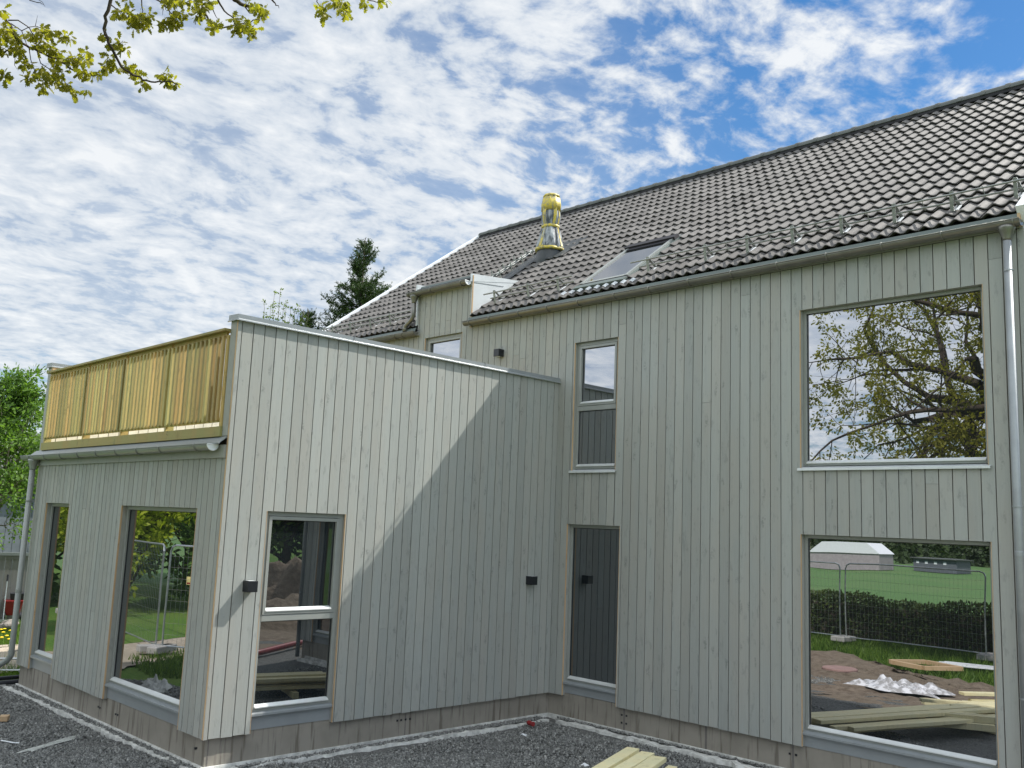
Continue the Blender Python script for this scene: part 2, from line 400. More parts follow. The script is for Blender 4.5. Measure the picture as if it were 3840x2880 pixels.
def region(n, poly):
    P = np.array(poly); lo, hi = P.min(0), P.max(0); out_ = []
    while len(out_) < n:
        q = rg.uniform(lo, hi, (n*2, 2)); ins = np.zeros(len(q), bool)
        for i in range(len(P)):
            a, b = P[i], P[(i+1) % len(P)]
            c_ = ((a[1] > q[:, 1]) != (b[1] > q[:, 1])) & (q[:, 0] < (b[0]-a[0])*(q[:, 1]-a[1])/(b[1]-a[1]+1e-12)+a[0]); ins ^= c_
        out_ += list(q[ins])
    return np.array(out_[:n])
pA = region(52000, [(-6.5, -5.40), (-1.6, -5.44), (-.3, -5.30), (.3, -5.45), (.9, -7.0), (-1.5, -7.6), (-5.2, -7.1), (-6.4, -6.2)])
pB = region(46000, [(.16, -.30), (2.2, -.27), (4.2, -.30), (5.5, -.25), (4.5, -2.6), (1.6, -4.3), (0.3, -5.5), (.16, -4.6), (.30, -3.0), (.28, -1.8)])
pC = region(2600, [(-6.1, -5.36), (-.3, -5.31), (-.1, -5.25), (-6.1, -5.24)])
pD = region(2400, [(.02, -4.9), (.08, -4.9), (.12, -.2), (-.02, -.2)])
pE = region(1500, [(.3, -.02), (5, -.02), (5, .04), (.1, .04)])
def zrel(p): return GB+.012+.020*np.sin(p[:, 0]*3.1+1)*np.cos(p[:, 1]*2.7)+.012*np.sin(p[:, 0]*9)*np.sin(p[:, 1]*8)
allp = []
for P_ in (pA, pB): allp.append(np.column_stack([P_, zrel(P_)+rg.uniform(-.004, .012, len(P_))]))
for P_ in (pC, pD, pE): allp.append(np.column_stack([P_, GZ-.02+rg.uniform(0, .012, len(P_))]))
allp = np.vstack(allp)
V, F, rv = stones(len(allp), allp, .009, .0185, 9, 'gravel')
npmesh('gravel', V, F, rv, M_gst, kind='stuff', label='dark crushed stone gravel lying around the house foundation')

# ------------------------------------------------------------ the house
D = 5.285
house = thing('house', 'pale grey wooden house with dark tiled roof and flat-roofed wing with terrace', 'house', (0, 0, GZ))
PITCH = .1426
def intervals(lo, hi, cuts):
    segs = [(lo, hi)]
    for a, b in cuts:
        ns = []
        for s0, s1 in segs:
            if b <= s0 or a >= s1: ns.append((s0, s1)); continue
            if a > s0: ns.append((s0, a))
            if b < s1: ns.append((b, s1))
        segs = ns
    return segs
def clad(name, plane, axis, sign, regions, openings, phase, pitch=PITCH, backing=True, joints=.25, seed=1, mat_=None, th=.021, parent=None):
    """vertical boards. axis 'x': wall runs in x at y=plane, facing sign*y. axis 'y': wall runs in y at x=plane"""
    rl = random.Random(seed); m = MB(); g = .0055; bk = MB()
    def put(mb, a0, a1, z0, z1, d0, d1, r):
        p0, p1 = plane-sign*d0, plane-sign*d1
        lo, hi = min(p0, p1), max(p0, p1)
        if axis == 'x': mb.box(a0, a1, lo, hi, z0, z1, r)
        else: mb.box(lo, hi, a0, a1, z0, z1, r)
    for (r0, r1, z0, z1) in regions:
        k0 = math.floor((r0-phase)/pitch); k1 = math.ceil((r1-phase)/pitch)
        for k in range(k0, k1):
            a, b = max(r0, phase+k*pitch), min(r1, phase+(k+1)*pitch)
            if b-a < .012: continue
            ga = g if a > r0+1e-6 else 0; gb = g if b < r1-1e-6 else 0
            ed = sorted({a, b} | {e for o_ in openings for e in o_[:2] if a < e < b})
            rv = rl.random()
            jz = [z0+rl.random()*(z1-z0)] if rl.random() < joints else []
            dz = rl.uniform(-.004, .004) if z0 < .1 else 0; dd = rl.uniform(0, .0025)
            for e0, e1 in zip(ed, ed[1:]):
                cm = (e0+e1)/2
                cuts = [(o_[2], o_[3]) for o_ in openings if o_[0] < cm < o_[1]]
                for q0, q1 in intervals(z0+dz, z1, cuts):
                    parts = [q0]+[j for j in jz if q0+.1 < j < q1-.1]+[q1]
                    for i, (s0, s1) in enumerate(zip(parts, parts[1:])):
                        put(m, e0+(ga if e0 == a else 0), e1-(gb if e1 == b else 0), s0+(.0015 if i else 0), s1-(.0015 if i < len(parts)-2 else 0), dd, th+dd, (rv+.31*i) % 1)
            if backing:
                for e0, e1 in zip(ed, ed[1:]):
                    cm = (e0+e1)/2; cuts = [(o_[2]-.0, o_[3]) for o_ in openings if o_[0] < cm < o_[1]]
                    for q0, q1 in intervals(z0+.006, z1-.006, cuts): put(bk, e0, e1, q0, q1, th+.004, th+.03, .5)
    o_ = m.build(name, mat_ or M_clad, parent or house)
    if backing: bk.build('batten_backing', M_groove, o_ if parent is None else parent)
    return o_
# openings (a0,a1,z0,z1)
W_R = {'a': (.251, 1.227, 0, 2.40), 'b': (.30, 1.118, 3.165, 5.075), 'c': (3.944, 6.044, 3.162, 5.079), 'd': (3.944, 6.044, 0, 2.385)}
DOOR = (-3.26, -2.275, 3.3, 5.55)
openR = [(a, b, z0-.05 if z0 == 0 else z0, z1) for a, b, z0, z1 in W_R.values()]+[DOOR]
clad('garden_facade', 0, 'x', -1, [(0, 6.47, 0, 5.61), (-7.2, 0, 3.25, 5.61), (-3.49, -2.052, 5.61, 6.33)], openR, .1216, seed=3, joints=.5)
openL = [(-4.743, -3.686, -.05, 2.40)]
clad('wing_side_wall', 0, 'y', 1, [(-D+.0, 0-.002, 0, 4.50)], openL, -.101, seed=4, joints=.12)
openW = [(-5.454, -4.523, -.05, 2.40), (-2.689, -.602, -.05, 2.40)]
clad('wing_front_wall', -D, 'x', -1, [(-5.98, -.030, 0, 2.965)], openW, -.112, pitch=.1348, seed=5, joints=.1)
# structural core behind the boards (each stays clear of the cladding sheets)
core = MB()
core.box(-7.15, 6.43, .13, 9.7, GZ, 5.62)
core.box(-5.95, -.13, -D+.13, .128, GZ, 3.2)
core.build('inner_walls', M_dark, house)
# fill between boards and core around the openings: jamb linings
def lining(plane, axis, sign, o4, depth=.105, t=.02, raw_sides=(), bottom=False, nm='window_lining'):
    a0, a1, z0, z1 = o4; m = MB()
    def put(mb, aa, ab, za, zb, d0, d1, r=.5):
        p0, p1 = plane-sign*d0, plane-sign*d1; lo, hi = min(p0, p1), max(p0, p1)
        if axis == 'x': mb.box(aa, ab, lo, hi, za, zb, r)
        else: mb.box(lo, hi, aa, ab, za, zb, r)
    zb0 = z0 if z0 > 0 else -.0
    put(m, a0-.018, a0+.001, zb0, z1, .0225, depth, .3); put(m, a1-.001, a1+.018, zb0, z1, .0225, depth, .6)
    put(m, a0+.0012, a1-.0012, z1-.001, z1+.018, .0225, depth, .8)
    o_ = m.build(nm, M_clad, house)
    for q0, q1 in ((a0-.003, a0+.0018), (a1-.0018, a1+.003)):
        e = MB(); put(e, q0, q1, zb0, z1, -.0015, .020, rnd.random()); e.build('raw_board_edge', M_raw, o_)
for k, o4 in W_R.items(): lining(0, 'x', -1, o4)
lining(0, 'x', -1, DOOR); lining(0, 'y', 1, (-4.743, -3.686, 0, 2.40))
for o4 in openW: lining(-D, 'x', -1, (o4[0], o4[1], 0, o4[3]))
# raw edge of the outermost side-wall board and corner trims
m = MB(); m.box(-.0285, -.0035, -D-.0025, -D+.0, 0, 4.50, .35); m.build('raw_corner_edge', M_raw, house)
m = MB(); m.box(-.060, -.032, -D-.004, -D+.02, 0, 2.95, .2); m.build('corner_board', M_clad, house)
# plinth
m = MB()
m.box(-.06, 6.42, .06, .128, GZ-.25, .03, .4)
m.box(-.128, -.06, -D+.06, .059, GZ-.25, .03, .4)
m.box(6.421, 6.448, .06, 9.7, GZ-.25, .02, .4)
m.box(-5.96, -.1282, -D+.06, -D+.128, GZ-.25, .03, .4)
pl = m.build('plinth', M_plinth, house)
M_jt = simple('joint_sealant', (.14, .13, .12), .9)
jb = [(x-.003, x+.003, -D+.0575, -D+.0605) for x in (-2.9, -2.35, -5.0)]+[(x-.014, x+.014, .0575, .0605) for x in (1.33, 2.62, 3.8)]+[(-.0605, -.0575, y-.006, y+.006) for y in (-5.19, -2.55)]
for q in jb: m = MB(); m.box(*q, GZ-.02, 0, .5); m.build('panel_joint', M_jt, pl)
def screw(c, ax):
    m = MB(); h_ = ((.012, 0, 0), (0, .004, 0)) if ax == 'x' else ((.004, 0, 0), (0, .012, 0)); m.obox(c, *h_, (0, 0, .011)); m.build('screw', M_black, pl)
for x in (-2.93, -2.87, -2.38, -2.32, -.27, -.24): screw((x, -D+.057, -.13-rnd.uniform(0, .01)), 'x')
for x in (1.29, 1.37):
    for z in (-.10, -.20): screw((x, .057, z), 'x')
for x in (3.76, 3.84): screw((x, .057, -.12), 'x')
for y in (-2.68, -2.62, -2.55, -2.48): screw((-.057, y, -.10), 'y')
# foam edge of the buried insulation
def strip(p0, p1, off, w_, seed, nm):
    rl = random.Random(seed); m = MB(); p0, p1, off = Vector(p0), Vector(p1), Vector(off).normalized()
    L = (p1-p0).length; n = int(L/.09); i0 = None; prev = None
    for k in range(n+1):
        c = p0.lerp(p1, k/n); a = off*(rl.uniform(-.014, .014)); ww = w_*rl.uniform(.8, 1.15); zt = GZ-.008+rl.uniform(-.018, .008)
        cur = [c+a, c+a+off*ww]
        row = [(cur[0].x, cur[0].y, GZ-.2), (cur[0].x, cur[0].y, zt-.005), (cur[1].x, cur[1].y, zt), (cur[1].x+off.x*.01, cur[1].y+off.y*.01, GZ-.2)]
        if prev:
            for j in range(3): m.poly([prev[j], prev[j+1], row[j+1], row[j]], rl.random())
        else: m.poly(row)
        prev = row
    m.poly(prev); return m.build(nm, M_dirtw, house)
strip((-6.12, -5.345, 0), (-.20, -5.255, 0), (0, -1, 0), .085, 1, 'foundation_insulation')
strip((-.03, -5.2, 0), (.145, -.22, 0), (1, 0, 0), .09, 2, 'foundation_insulation')
strip((.3, -.055, 0), (6.2, -.055, 0), (0, -1, 0), .12, 3, 'foundation_insulation')
m = MB(); m.box(-6.0, -.06, -D+.03, -D+.058, GZ-.1, GZ+.012); m.box(-.058, -.04, -D+.03, .05, GZ-.1, GZ+.010); m.box(-.03, 6.3, .035, .058, GZ-.1, GZ+.011)
m.build('base_sealing_strip', M_dirtw, house)

# windows ---------------------------------------------------
def window(name, plane, axis, sign, o4, rails=(), fr=.05, z0f=None, sill=None, sash=False, glass=None, depth=.075, flash=None):
    """frame, panes, sill under the house. rails: z heights of cross rails. sill: (z, overhang)"""
    a0, a1, z0, z1 = o4; glass = glass or M_glass
    if z0f is not None: z0 = z0f
    def put(mb, aa, ab, za, zb, d0, d1, r=.5):
        p0, p1 = plane-sign*d0, plane-sign*d1; lo, hi = min(p0, p1), max(p0, p1)
        if axis == 'x': mb.box(aa, ab, lo, hi, za, zb, r)
        else: mb.box(lo, hi, aa, ab, za, zb, r)
    f = MB(); A0, A1, Z0, Z1 = a0+.002, a1-.002, z0, z1-.002
    put(f, A0, A0+fr, Z0, Z1, depth, depth+.06); put(f, A1-fr, A1, Z0, Z1, depth, depth+.06)
    put(f, A0+fr, A1-fr, Z1-fr, Z1, depth, depth+.06); put(f, A0+fr, A1-fr, Z0, Z0+fr*.8, depth, depth+.06)
    w_ = f.build(name, M_frame, house, bevel=.004)
    ed = [Z0+fr*.8]+[x for x in rails]+[Z1-fr]
    for r_ in rails:
        b = MB(); put(b, A0+fr, A1-fr, r_-.035, r_+.035, depth-.004, depth+.055); b.build('cross_rail', M_frame, w_, bevel=.004)
    for i, (q0, q1) in enumerate(zip(ed, ed[1:])):
        if i: q0 += .035
        if i < len(ed)-2: q1 -= .035
        s = .0
        if sash and i == len(ed)-2:
            s = .042; b = MB()
            put(b, A0+fr+.004, A0+fr+s, q0+.004, q1-.004, depth-.010, depth+.04); put(b, A1-fr-s, A1-fr-.004, q0+.004, q1-.004, depth-.010, depth+.04)
            put(b, A0+fr+s, A1-fr-s, q1-s, q1-.004, depth-.010, depth+.04); put(b, A0+fr+s, A1-fr-s, q0+.004, q0+s, depth-.010, depth+.04)
            b.build('sash', M_frame, w_, bevel=.003)
        g = MB(); put(g, A0+fr+s-.003, A1-fr-s+.003, q0+s-.003, q1-s+.003, depth+.034, depth+.050); g.build('pane', glass, w_)
        gk = MB(); e0, e1 = A0+fr+s, A1-fr-s
        put(gk, e0, e0+.008, q0+s, q1-s, depth+.026, depth+.0335); put(gk, e1-.008, e1, q0+s, q1-s, depth+.026, depth+.0335)
        put(gk, e0+.008, e1-.008, q1-s-.008, q1-s, depth+.026, depth+.0335); gk.build('gasket', M_black, w_)
        bd = MB(); pf = [(plane-sign*dd_, zz_) for dd_, zz_ in ((depth+.0336, q0+s-.004), (depth-.018, q0+s-.004), (depth-.018, q0+s+.006), (depth+.0336, q0+s+.034))]
        bd.prism(pf, axis, e0+.001, e1-.001); bd.build('glazing_bead', M_framelt, w_)
    if sill is not None:
        b = MB(); prof = [(depth+.03, sill+.032), (-.030, sill), (-.030, sill-.026), (-.026, sill-.026), (-.026, sill-.004), (depth+.03, sill+.026)]
        pts = [(plane-sign*d, z) for d, z in prof]
        if axis == 'x': b.prism(pts, 'x', a0-.028, a1+.028)
        else: b.prism(pts, 'y', a0-.028, a1+.028)
        b.build('sill', M_flashlt, w_)
    if flash is not None:
        b = MB(); prof = [(depth+.03, z0+.010), (-.012 if False else .012, z0-.018), (.012, z0-.042), (.052, z0-.046), (.052, flash), (.058, flash), (.058, z0-.02), (depth+.03, z0+.004)]
        pts = [(plane-sign*d, z) for d, z in prof]
        if axis == 'x': b.prism(pts, 'x', a0+.0016, a1-.0016)
        else: b.prism(pts, 'y', a0+.0016, a1-.0016)
        b.build('sill_flashing', M_flash, w_)
    return w_
window('window', 0, 'x', -1, W_R['a'], z0f=.20, flash=.035, fr=.045, glass=M_glassd, depth=.07)
window('window', 0, 'x', -1, W_R['b'], rails=(4.085,), sill=3.165, sash=True, z0f=3.20, depth=.055)
window('window', 0, 'x', -1, W_R['c'], sill=3.155, z0f=3.19, fr=.04, depth=.075)
window('window', 0, 'x', -1, W_R['d'], z0f=.17, flash=.0, fr=.04, depth=.075)
window('window', 0, 'y', 1, (-4.743, -3.686, 0, 2.40), rails=(1.215,), z0f=.215, flash=.025, sash=True, glass=M_glassd, depth=.045)
window('window', -D, 'x', -1, openW[0], z0f=.20, flash=.015, fr=.045, depth=.07)
window('window', -D, 'x', -1, openW[1], z0f=.20, flash=.015, fr=.045, depth=.07)
window('terrace_door', 0, 'x', -1, DOOR, z0f=3.32, sash=True, fr=.05, depth=.05)

# terrace wing ----------------------------------------------
m = MB()
m.box(-.175, -.034, -D+.004, -.002, 3.205, 4.499, .2)                   # parapet body, side wall
m.build('terrace_parapet', M_flash, house)
m = MB(); m.box(-.16, -.034, -D-.003, -D+.003, 3.2, 4.498, .6); m.build('parapet_end_board', M_clad, house)
clad('inner_parapet_boards', -.177, 'y', -1, [(-D+.01, -.01, 3.3, 4.495)], [], 0, seed=21)
m = MB(); m.box(-6.03, -5.90, -D, -.002, 3.18, 4.499, .3); lp = m.build('far_parapet', M_clad, house)
clad('inner_parapet_boards', -5.86, 'y', 1, [(-D+.06, -.01, 3.3, 4.495)], [], 0, pitch=.16, seed=22, mat_=simple('pale_primed_boards', (.62, .60, .52), .6))
m = MB(); m.box(-5.898, -5.83, -D-.002, -D+.05, 3.18, 4.495, .3); m.build('raw_parapet_edge', M_raw, lp)
def cap(x0, x1, y0, y1, z, nm):
    m = MB()
    m.prism([(x0-.022, z), (x1+.022, z-.0), (x1+.022, z+.058), (x0-.022, z+.066)], 'y', y0-.02, y1)
    m.prism([(x1+.0215, z-.012), (x1+.036, z-.012), (x1+.036, z-.004), (x1+.0235, z+.010), (x1+.0215, z+.010)], 'y', y0-.02, y1)
    m.prism([(y0-.0195, z-.012), (y0-.034, z-.012), (y0-.034, z-.004), (y0-.021, z+.010)], 'x', x0-.022, x1+.036)
    o_ = m.build(nm, M_flash, house)
    l = MB(); l.box(x1+.0205, x1+.0375, y0-.0355, y1, z-.014, z-.0125); l.build('drip_edge', M_flashlt, o_)
    for y in (-3.75, -1.55): s = MB(); s.box(x0-.025, x1+.0245, y-.002, y+.002, z-.001, z+.068); s.build('cap_seam', M_dark, o_)
    return o_
cap(-.175, 0, -D, -.004, 4.503, 'parapet_cap'); cap(-6.05, -5.86, -D, -.004, 4.503, 'parapet_cap')
m = MB(); m.box(-5.84, -.18, -D+.12, -.01, 3.22, 3.29); m.build('terrace_deck', M_tim, house)
m = MB(); m.box(-5.895, -.162, -D-.030, -D+.015, 3.195, 3.308, .30); m.build('edge_beam', M_tim, house)
rail = bpy.data.objects.new('terrace_railing', None); C.collection.objects.link(rail); rail.parent = house
rail.location = (-3, -D, 3.3-GZ)
posts = (-.206, -1.60, -2.95, -4.27, -5.83)
for x in posts:
    b = MB(); b.box(x-.024, x+.024, -D-.012, -D+.085, 3.20, 4.345, rnd.random()*.4+.6); b.build('post', M_tim, rail)
b = MB(); b.box(-5.87, -.165, -D-.075, -D+.055, 4.385, 4.412, .15); b.build('top_rail', M_tim, rail)
edges = [-5.806, -4.294, -4.246, -2.974, -2.926, -1.624, -1.576, -.232]
for a, bb in zip(edges[::2], edges[1::2]):
    b = MB(); b.box(a+.004, bb-.004, -D-.010, -D+.018, 4.315, 4.384, rnd.random()); b.build('upper_batten', M_tim, rail)
    b = MB(); b.box(a+.004, bb-.004, -D-.010, -D+.018, 3.362, 3.412, rnd.random()); b.build('lower_batten', M_tim, rail)
    n = 13; a0_, b0_ = a+.030, bb-.030
    for k in range(n):
        x = a0_+(b0_-a0_)*k/(n-1)
        b = MB(); b.box(x-.0235, x+.0235, -D-.040, -D-.0105, 3.375, 4.335, rnd.random()); b.build('baluster', M_tim, rail)
# eave of the wing
m = MB()
m.prism([(-D-.005, 3.193), (-D-.095, 3.118), (-D-.095, 3.105), (-D-.088, 3.105), (-D-.088, 3.113), (-D-.0, 3.183)], 'x', -6.14, -.034)
m.build('eave_flashing', M_flash, house)
m = MB(); m.box(-6.0, -.034, -D-.026, -D+.0, 2.957, 3.10, .4); m.build('fascia', M_clad, house)
def gutter(x0, x1, y, z, rad, nm, brackets, material, capr=True, parent=house):
    m = MB(); n = 14; ang = [math.pi+math.pi*k/n for k in range(n+1)]
    outp = [(y+rad*math.cos(a), z+rad*math.sin(a)) for a in ang]; inp = [(y+(rad-.003)*math.cos(a), z+(rad-.003)*math.sin(a)) for a in reversed(ang)]
    pr = outp+inp; i = len(m.v); k = len(pr)
    m.prism(pr, 'x', x0, x1, caps=False)
    m.tube([(x0, y-rad, z+.004), (x1, y-rad, z+.004)], .008, 8)
    g_ = m.build(nm, material, parent, smooth=False)
    for p in g_.data.polygons: p.use_smooth = True
    for xe, sgn in ((x0, -1), (x1, 1)):
        c = MB(); c.poly([(xe+sgn*.0015, a, b) for a, b in outp]); c.poly([(xe+sgn*.004, a, b) for a, b in reversed(outp)]); 
        for q in range(n): c.poly([(xe+sgn*.0015, *outp[q]), (xe+sgn*.0015, *outp[q+1]), (xe+sgn*.004, *outp[q+1]), (xe+sgn*.004, *outp[q])])
        c.build('end_cap', M_white if (capr and sgn > 0) else material, g_)
        if capr and sgn > 0:
            c = MB(); pts = [(xe+.006, y+(rad+.003)*math.cos(a), z+(rad+.003)*math.sin(a)) for a in ang]; c.tube(pts+[pts[0]], .0065, 6); c.build('cap_rim', M_white, g_)
    for xb in brackets:
        c = MB(); pts = [(xb, y+(rad+.005)*math.cos(a), z+(rad+.005)*math.sin(a)) for a in ang]
        pts = [(xb, y-rad+.01, z+.016)]+pts
        c.tube(pts, .0085, 6); c.build('bracket', material, g_)
    return g_
M_gutW = simple('grey_painted_gutter', (.25, .265, .255), .34, .25, .06, 5)
gutter(-6.33, -.15, -D-.108, 3.098, .062, 'gutter', [-5.95, -5.3, -4.65, -3.98, -3.32, -2.67, -2.02, -1.38, -.47], M_gutW)
RB = [5.697, 5.035, 6.415, 4.37, 3.72, 3.07, 2.413, 1.759, 1.15, .456, -.17, -.785, -1.45, -1.94, 6.0]
gutter(-2.09, 6.475, -.108, 5.668, .062, 'gutter', RB[:-1], M_gutter, capr=False)
gutter(-7.3, -3.40, -.108, 5.668, .062, 'gutter', [-3.75, -3.95, -4.6, -5.3, -6.0, -6.7], M_gutter, capr=False)
gutter(-3.66, -2.07, -.108, 6.385, .062, 'gutter', [-3.0, -3.62, -2.2], M_gutter)
m = MB()
m.prism([(-.108, 5.672), (-.103, 5.672), (-.066, 5.752), (-.072, 5.752)], 'x', -2.05, 6.46)
m.prism([(-.108, 5.672), (-.103, 5.672), (-.066, 5.752), (-.072, 5.752)], 'x', -7.3, -3.44)
m.prism([(-.046, 6.36), (-.041, 6.36), (.05, 6.53), (.045, 6.53)], 'x', -3.5, -2.06)
m.build('eave_flashing', M_eave, house)
m = MB()
m.box(-2.1, 6.47, -.024, -.002, 5.615, 5.70); m.box(-7.25, -3.42, -.024, -.002, 5.615, 5.70); m.box(-3.47, -2.06, -.024, -.002, 6.325, 6.40)
m.build('eave_board', M_clad, house)
m = MB(); m.box(6.44, 6.468, -.10, -.03, 5.62, 5.78); m.build('raw_eave_end', M_raw, house)
# downpipes
def pipe(pts, rad, nm, material, clips=(), collars=()):
    P = [Vector(p) for p in pts]; sm = [P[0]]
    for i in range(1, len(P)-1):
        a = (P[i-1]-P[i]); b = (P[i+1]-P[i]); r_ = min(.09, a.length*.4, b.length*.4); a.normalize(); b.normalize()
        p0, p1 = P[i]+a*r_, P[i]+b*r_
        for k in range(6): u = k/5; sm.append(p0*(1-u)**2+P[i]*2*u*(1-u)+p1*u*u)
    sm.append(P[-1]); m = MB(); m.tube(sm, rad, 18)
    o_ = m.build(nm, material, house); 
    for p in o_.data.polygons: p.use_smooth = len(p.vertices) == 4
    for (x, y, z) in clips:
        c = MB(); c.tube([(x, y, z-.008), (x, y, z+.008)], rad+.006, 18); c.tube([(x, y-rad, z), (x+.0, y+.09, z)], .006, 6); c.tube([(x-rad-.012, y+.01, z), (x+rad+.012, y+.01, z)], .006, 6); c.build('pipe_clip', material, o_)
    for (x, y, z) in collars:
        c = MB(); c.lathe((x, y, z), [(rad+.002, 0), (rad+.0035, .01), (rad+.0035, .05), (rad+.001, .055)], 18); c.build('pipe_collar', material, o_)
    return o_
def funnel(x, y, z, rad, top, h, material):
    m = MB(); m.lathe((x, y, z), [(rad+.002, 0), (rad+.004, .02), (top*.8, h*.62), (top, h*.85), (top*.98, h)], 20); f = m.build('outlet_funnel', material, house)
    for p in f.data.polygons: p.use_smooth = len(p.vertices) == 4
pipe([(6.34, -.108, 5.54), (6.34, -.108, GZ)], .040, 'downpipe', simple('galvanised_downpipe', (.30, .32, .33), .55, .45, .08, 5), [(6.34, -.108, 5.15), (6.34, -.108, 2.74), (6.34, -.108, .9)], [(6.34, -.108, 2.25)])
funnel(6.34, -.108, 5.47, .040, .085, .15, M_gutter)
M_gutP = simple('painted_downpipe', (.25, .265, .25), .35, .15, .05, 4)
pipe([(-5.895, -D-.108, 2.98), (-5.895, -D-.108, .10), (-6.12, -D-.24, -.06), (-6.20, -D-.285, -.06)], .042, 'downpipe', M_gutP, [(-5.895, -D-.108, 2.42), (-5.895, -D-.108, .20)], [(-5.895, -D-.108, 1.05), (-5.895, -D-.108, .13)])
funnel(-5.895, -D-.108, 2.89, .042, .08, .16, M_gutP)
pipe([(-3.50, -.108, 6.26), (-3.50, -.108, 5.93), (-3.72, -.108, 5.80), (-3.72, -.108, 5.70)], .040, 'downpipe', M_gutter, [(-3.62, -.108, 5.86)])
funnel(-3.50, -.108, 6.20, .040, .078, .14, M_gutter)

# roof -------------------------------------------------------
PT = R(36.3); cs, sn = math.cos(PT), math.sin(PT)
E0 = np.array([-.08, 5.752]); GA = .3075; NC = 20; TW = .3310; CREST = 4.983
def rp(x, s, h): return (x, E0[0]+s*cs-h*sn, E0[1]+s*sn+h*cs)
XL, XR = -7.30, 6.46
def tiles(x0, x1, c0, c1, seed):
    rl = np.random.default_rng(seed); V = []; F = []; rr_ = []
    k0 = math.floor((x0-CREST)/TW)-1; k1 = math.ceil((x1-CREST)/TW)+1
    S = 14
    us = np.linspace(0, 1, S+1)
    prof = .0205*np.cos(4*math.pi*us)+.0035*np.cos(8*math.pi*us)
    for c in range(c0, c1):
        for k in range(k0, k1):
            xa = CREST+k*TW+TW*.27
            xs_ = xa+us*TW; ok = (xs_ >= x0-1e-6) & (xs_ <= x1+1e-6)
            if ok.sum() < 2: continue
            rv = rl.random(); dh = rl.normal(0, .0026)
            ph = .0185*np.cos(4*math.pi*(us+.27*1.0))+.003*np.cos(8*math.pi*(us+.27))
            lift = np.where(us < .06, -.007, 0)
            i = len(V); n = 0
            for x, p_, l_, o_ in zip(xs_, ph, lift, ok):
                if not o_: continue
                s0, s1 = c*GA-.0+(.04 if c == 0 else 0), c*GA+GA+.012
                p_ = p_+l_*1.
                V += [rp(x, s0+.045, p_-.012+dh), rp(x, s0, p_+(.030 if c else .024)+dh), rp(x, s0+.006, p_+(.039 if c else .031)+dh), rp(x, (s0+s1)/2, p_+.023+dh), rp(x, s1, p_+.004+dh)]; n += 1
            for q in range(n-1):
                a = i+q*5; b = a+5
                for j in range(4): F.append((a+j, b+j, b+j+1, a+j+1)); rr_.append(rv)
    return np.array(V), np.array(F), rr_
# main field in pieces round the dormer and the skylight
sn_ = lambda x: CREST+TW*.27+round((x-CREST-TW*.27)/TW)*TW
xq = [sn_(-3.50), sn_(-2.05), sn_(.13), sn_(1.17)]
pieces = [(XL, xq[0], 0, NC), (xq[0], -2.05, 4, NC), (-2.05, xq[2], 0, NC), (xq[2], xq[3], 0, 1), (xq[2], xq[3], 6, NC), (xq[3], XR, 0, NC)]
VV = []; FF = []; RR = []; o0 = 0
for i, pc in enumerate(pieces):
    V, F, r_ = tiles(*pc, 30+i); VV.append(V); FF.append(F+o0); RR += r_; o0 += len(V)
roof = npmesh('roof', np.vstack(VV), np.vstack(FF), RR, M_tile, house)
roof.data.polygons.foreach_set('use_smooth', [True]*len(roof.data.polygons))
sm_ = roof.modifiers.new('es', 'EDGE_SPLIT'); sm_.split_angle = R(40)
SL = NC*GA; RY, RZ = rp(0, SL, 0)[1:]
m = MB()   # under-roof and rear slope
def slope(x0, x1, s0, s1, h0=-.055, h1=-.03, r=.5):
    a = [rp(x0, s0, h1), rp(x1, s0, h1), rp(x1, s1, h1), rp(x0, s1, h1)]; b = [rp(x0, s0, h0), rp(x1, s0, h0), rp(x1, s1, h0), rp(x0, s1, h0)]
    m.poly(a, r); m.poly(b[::-1], r)
    for j in range(4): m.poly([a[j], b[j], b[(j+1) % 4], a[(j+1) % 4]], r)
slope(XL, -3.50, .0, SL); slope(-3.5, -2.05, 1.15, SL); slope(-2.05, XR, .0, SL)
m.build('roof_underlay', M_dark, roof)
m = MB(); 
m.poly([(XL, RY+.0, RZ+.02), (XR, RY, RZ+.02), (XR, 2*RY+.1, E0[1]), (XL, 2*RY+.1, E0[1])]); m.poly([(XL, RY+.0, RZ-.02), (XR, RY, RZ-.02), (XR, 2*RY+.1, E0[1]-.04), (XL, 2*RY+.1, E0[1]-.04)][::-1])
m.build('rear_slope', M_tile, roof)
m = MB()   # gable triangles
for x in (6.44, -7.16): m.prism([(0.03, 5.62), (2*RY-.05, 5.62), (RY, RZ-.08)], 'x', x-.02, x)
m.build('gable', M_clad, house)
clad('gable_wall', 6.462, 'y', 1, [(0.024, 9.7, 0, 5.62)], [], 0, seed=40)
clad('gable_wall', -7.19, 'y', -1, [(0.024, 9.7, 0, 5.62)], [], 0, seed=41)
# ridge caps
m = MB(); L = .36; x = XL-.02; k = 0
while x < XR:
    pr = []; lift = .0
    for j in range(9):
        a = math.pi*j/8; pr.append((.118*math.cos(a), .105*math.sin(a)))
    for (xa, xb, sc) in ((x, x+L*.93, 1.0), (x+L*.86, x+L+.02, 1.10)):
        P_ = [(RY+p_*sc, RZ+.022+q*sc) for p_, q in pr]+[(RY+p_*sc*.86, RZ+.012+q*sc*.86) for p_, q in reversed(pr)]
        m.prism(P_, 'x', xa, min(xb, XR+.02), rnd.random())
    x += L
m.build('ridge_cap', M_ridge, roof)
m = MB(); m.prism([(RY-.125, RZ-.045), (RY+.12, RZ-.045), (RY+.09, RZ+.06), (RY-.09, RZ+.06)], 'x', XL+.01, XR-.01); m.build('ridge_roll', M_dark, roof)
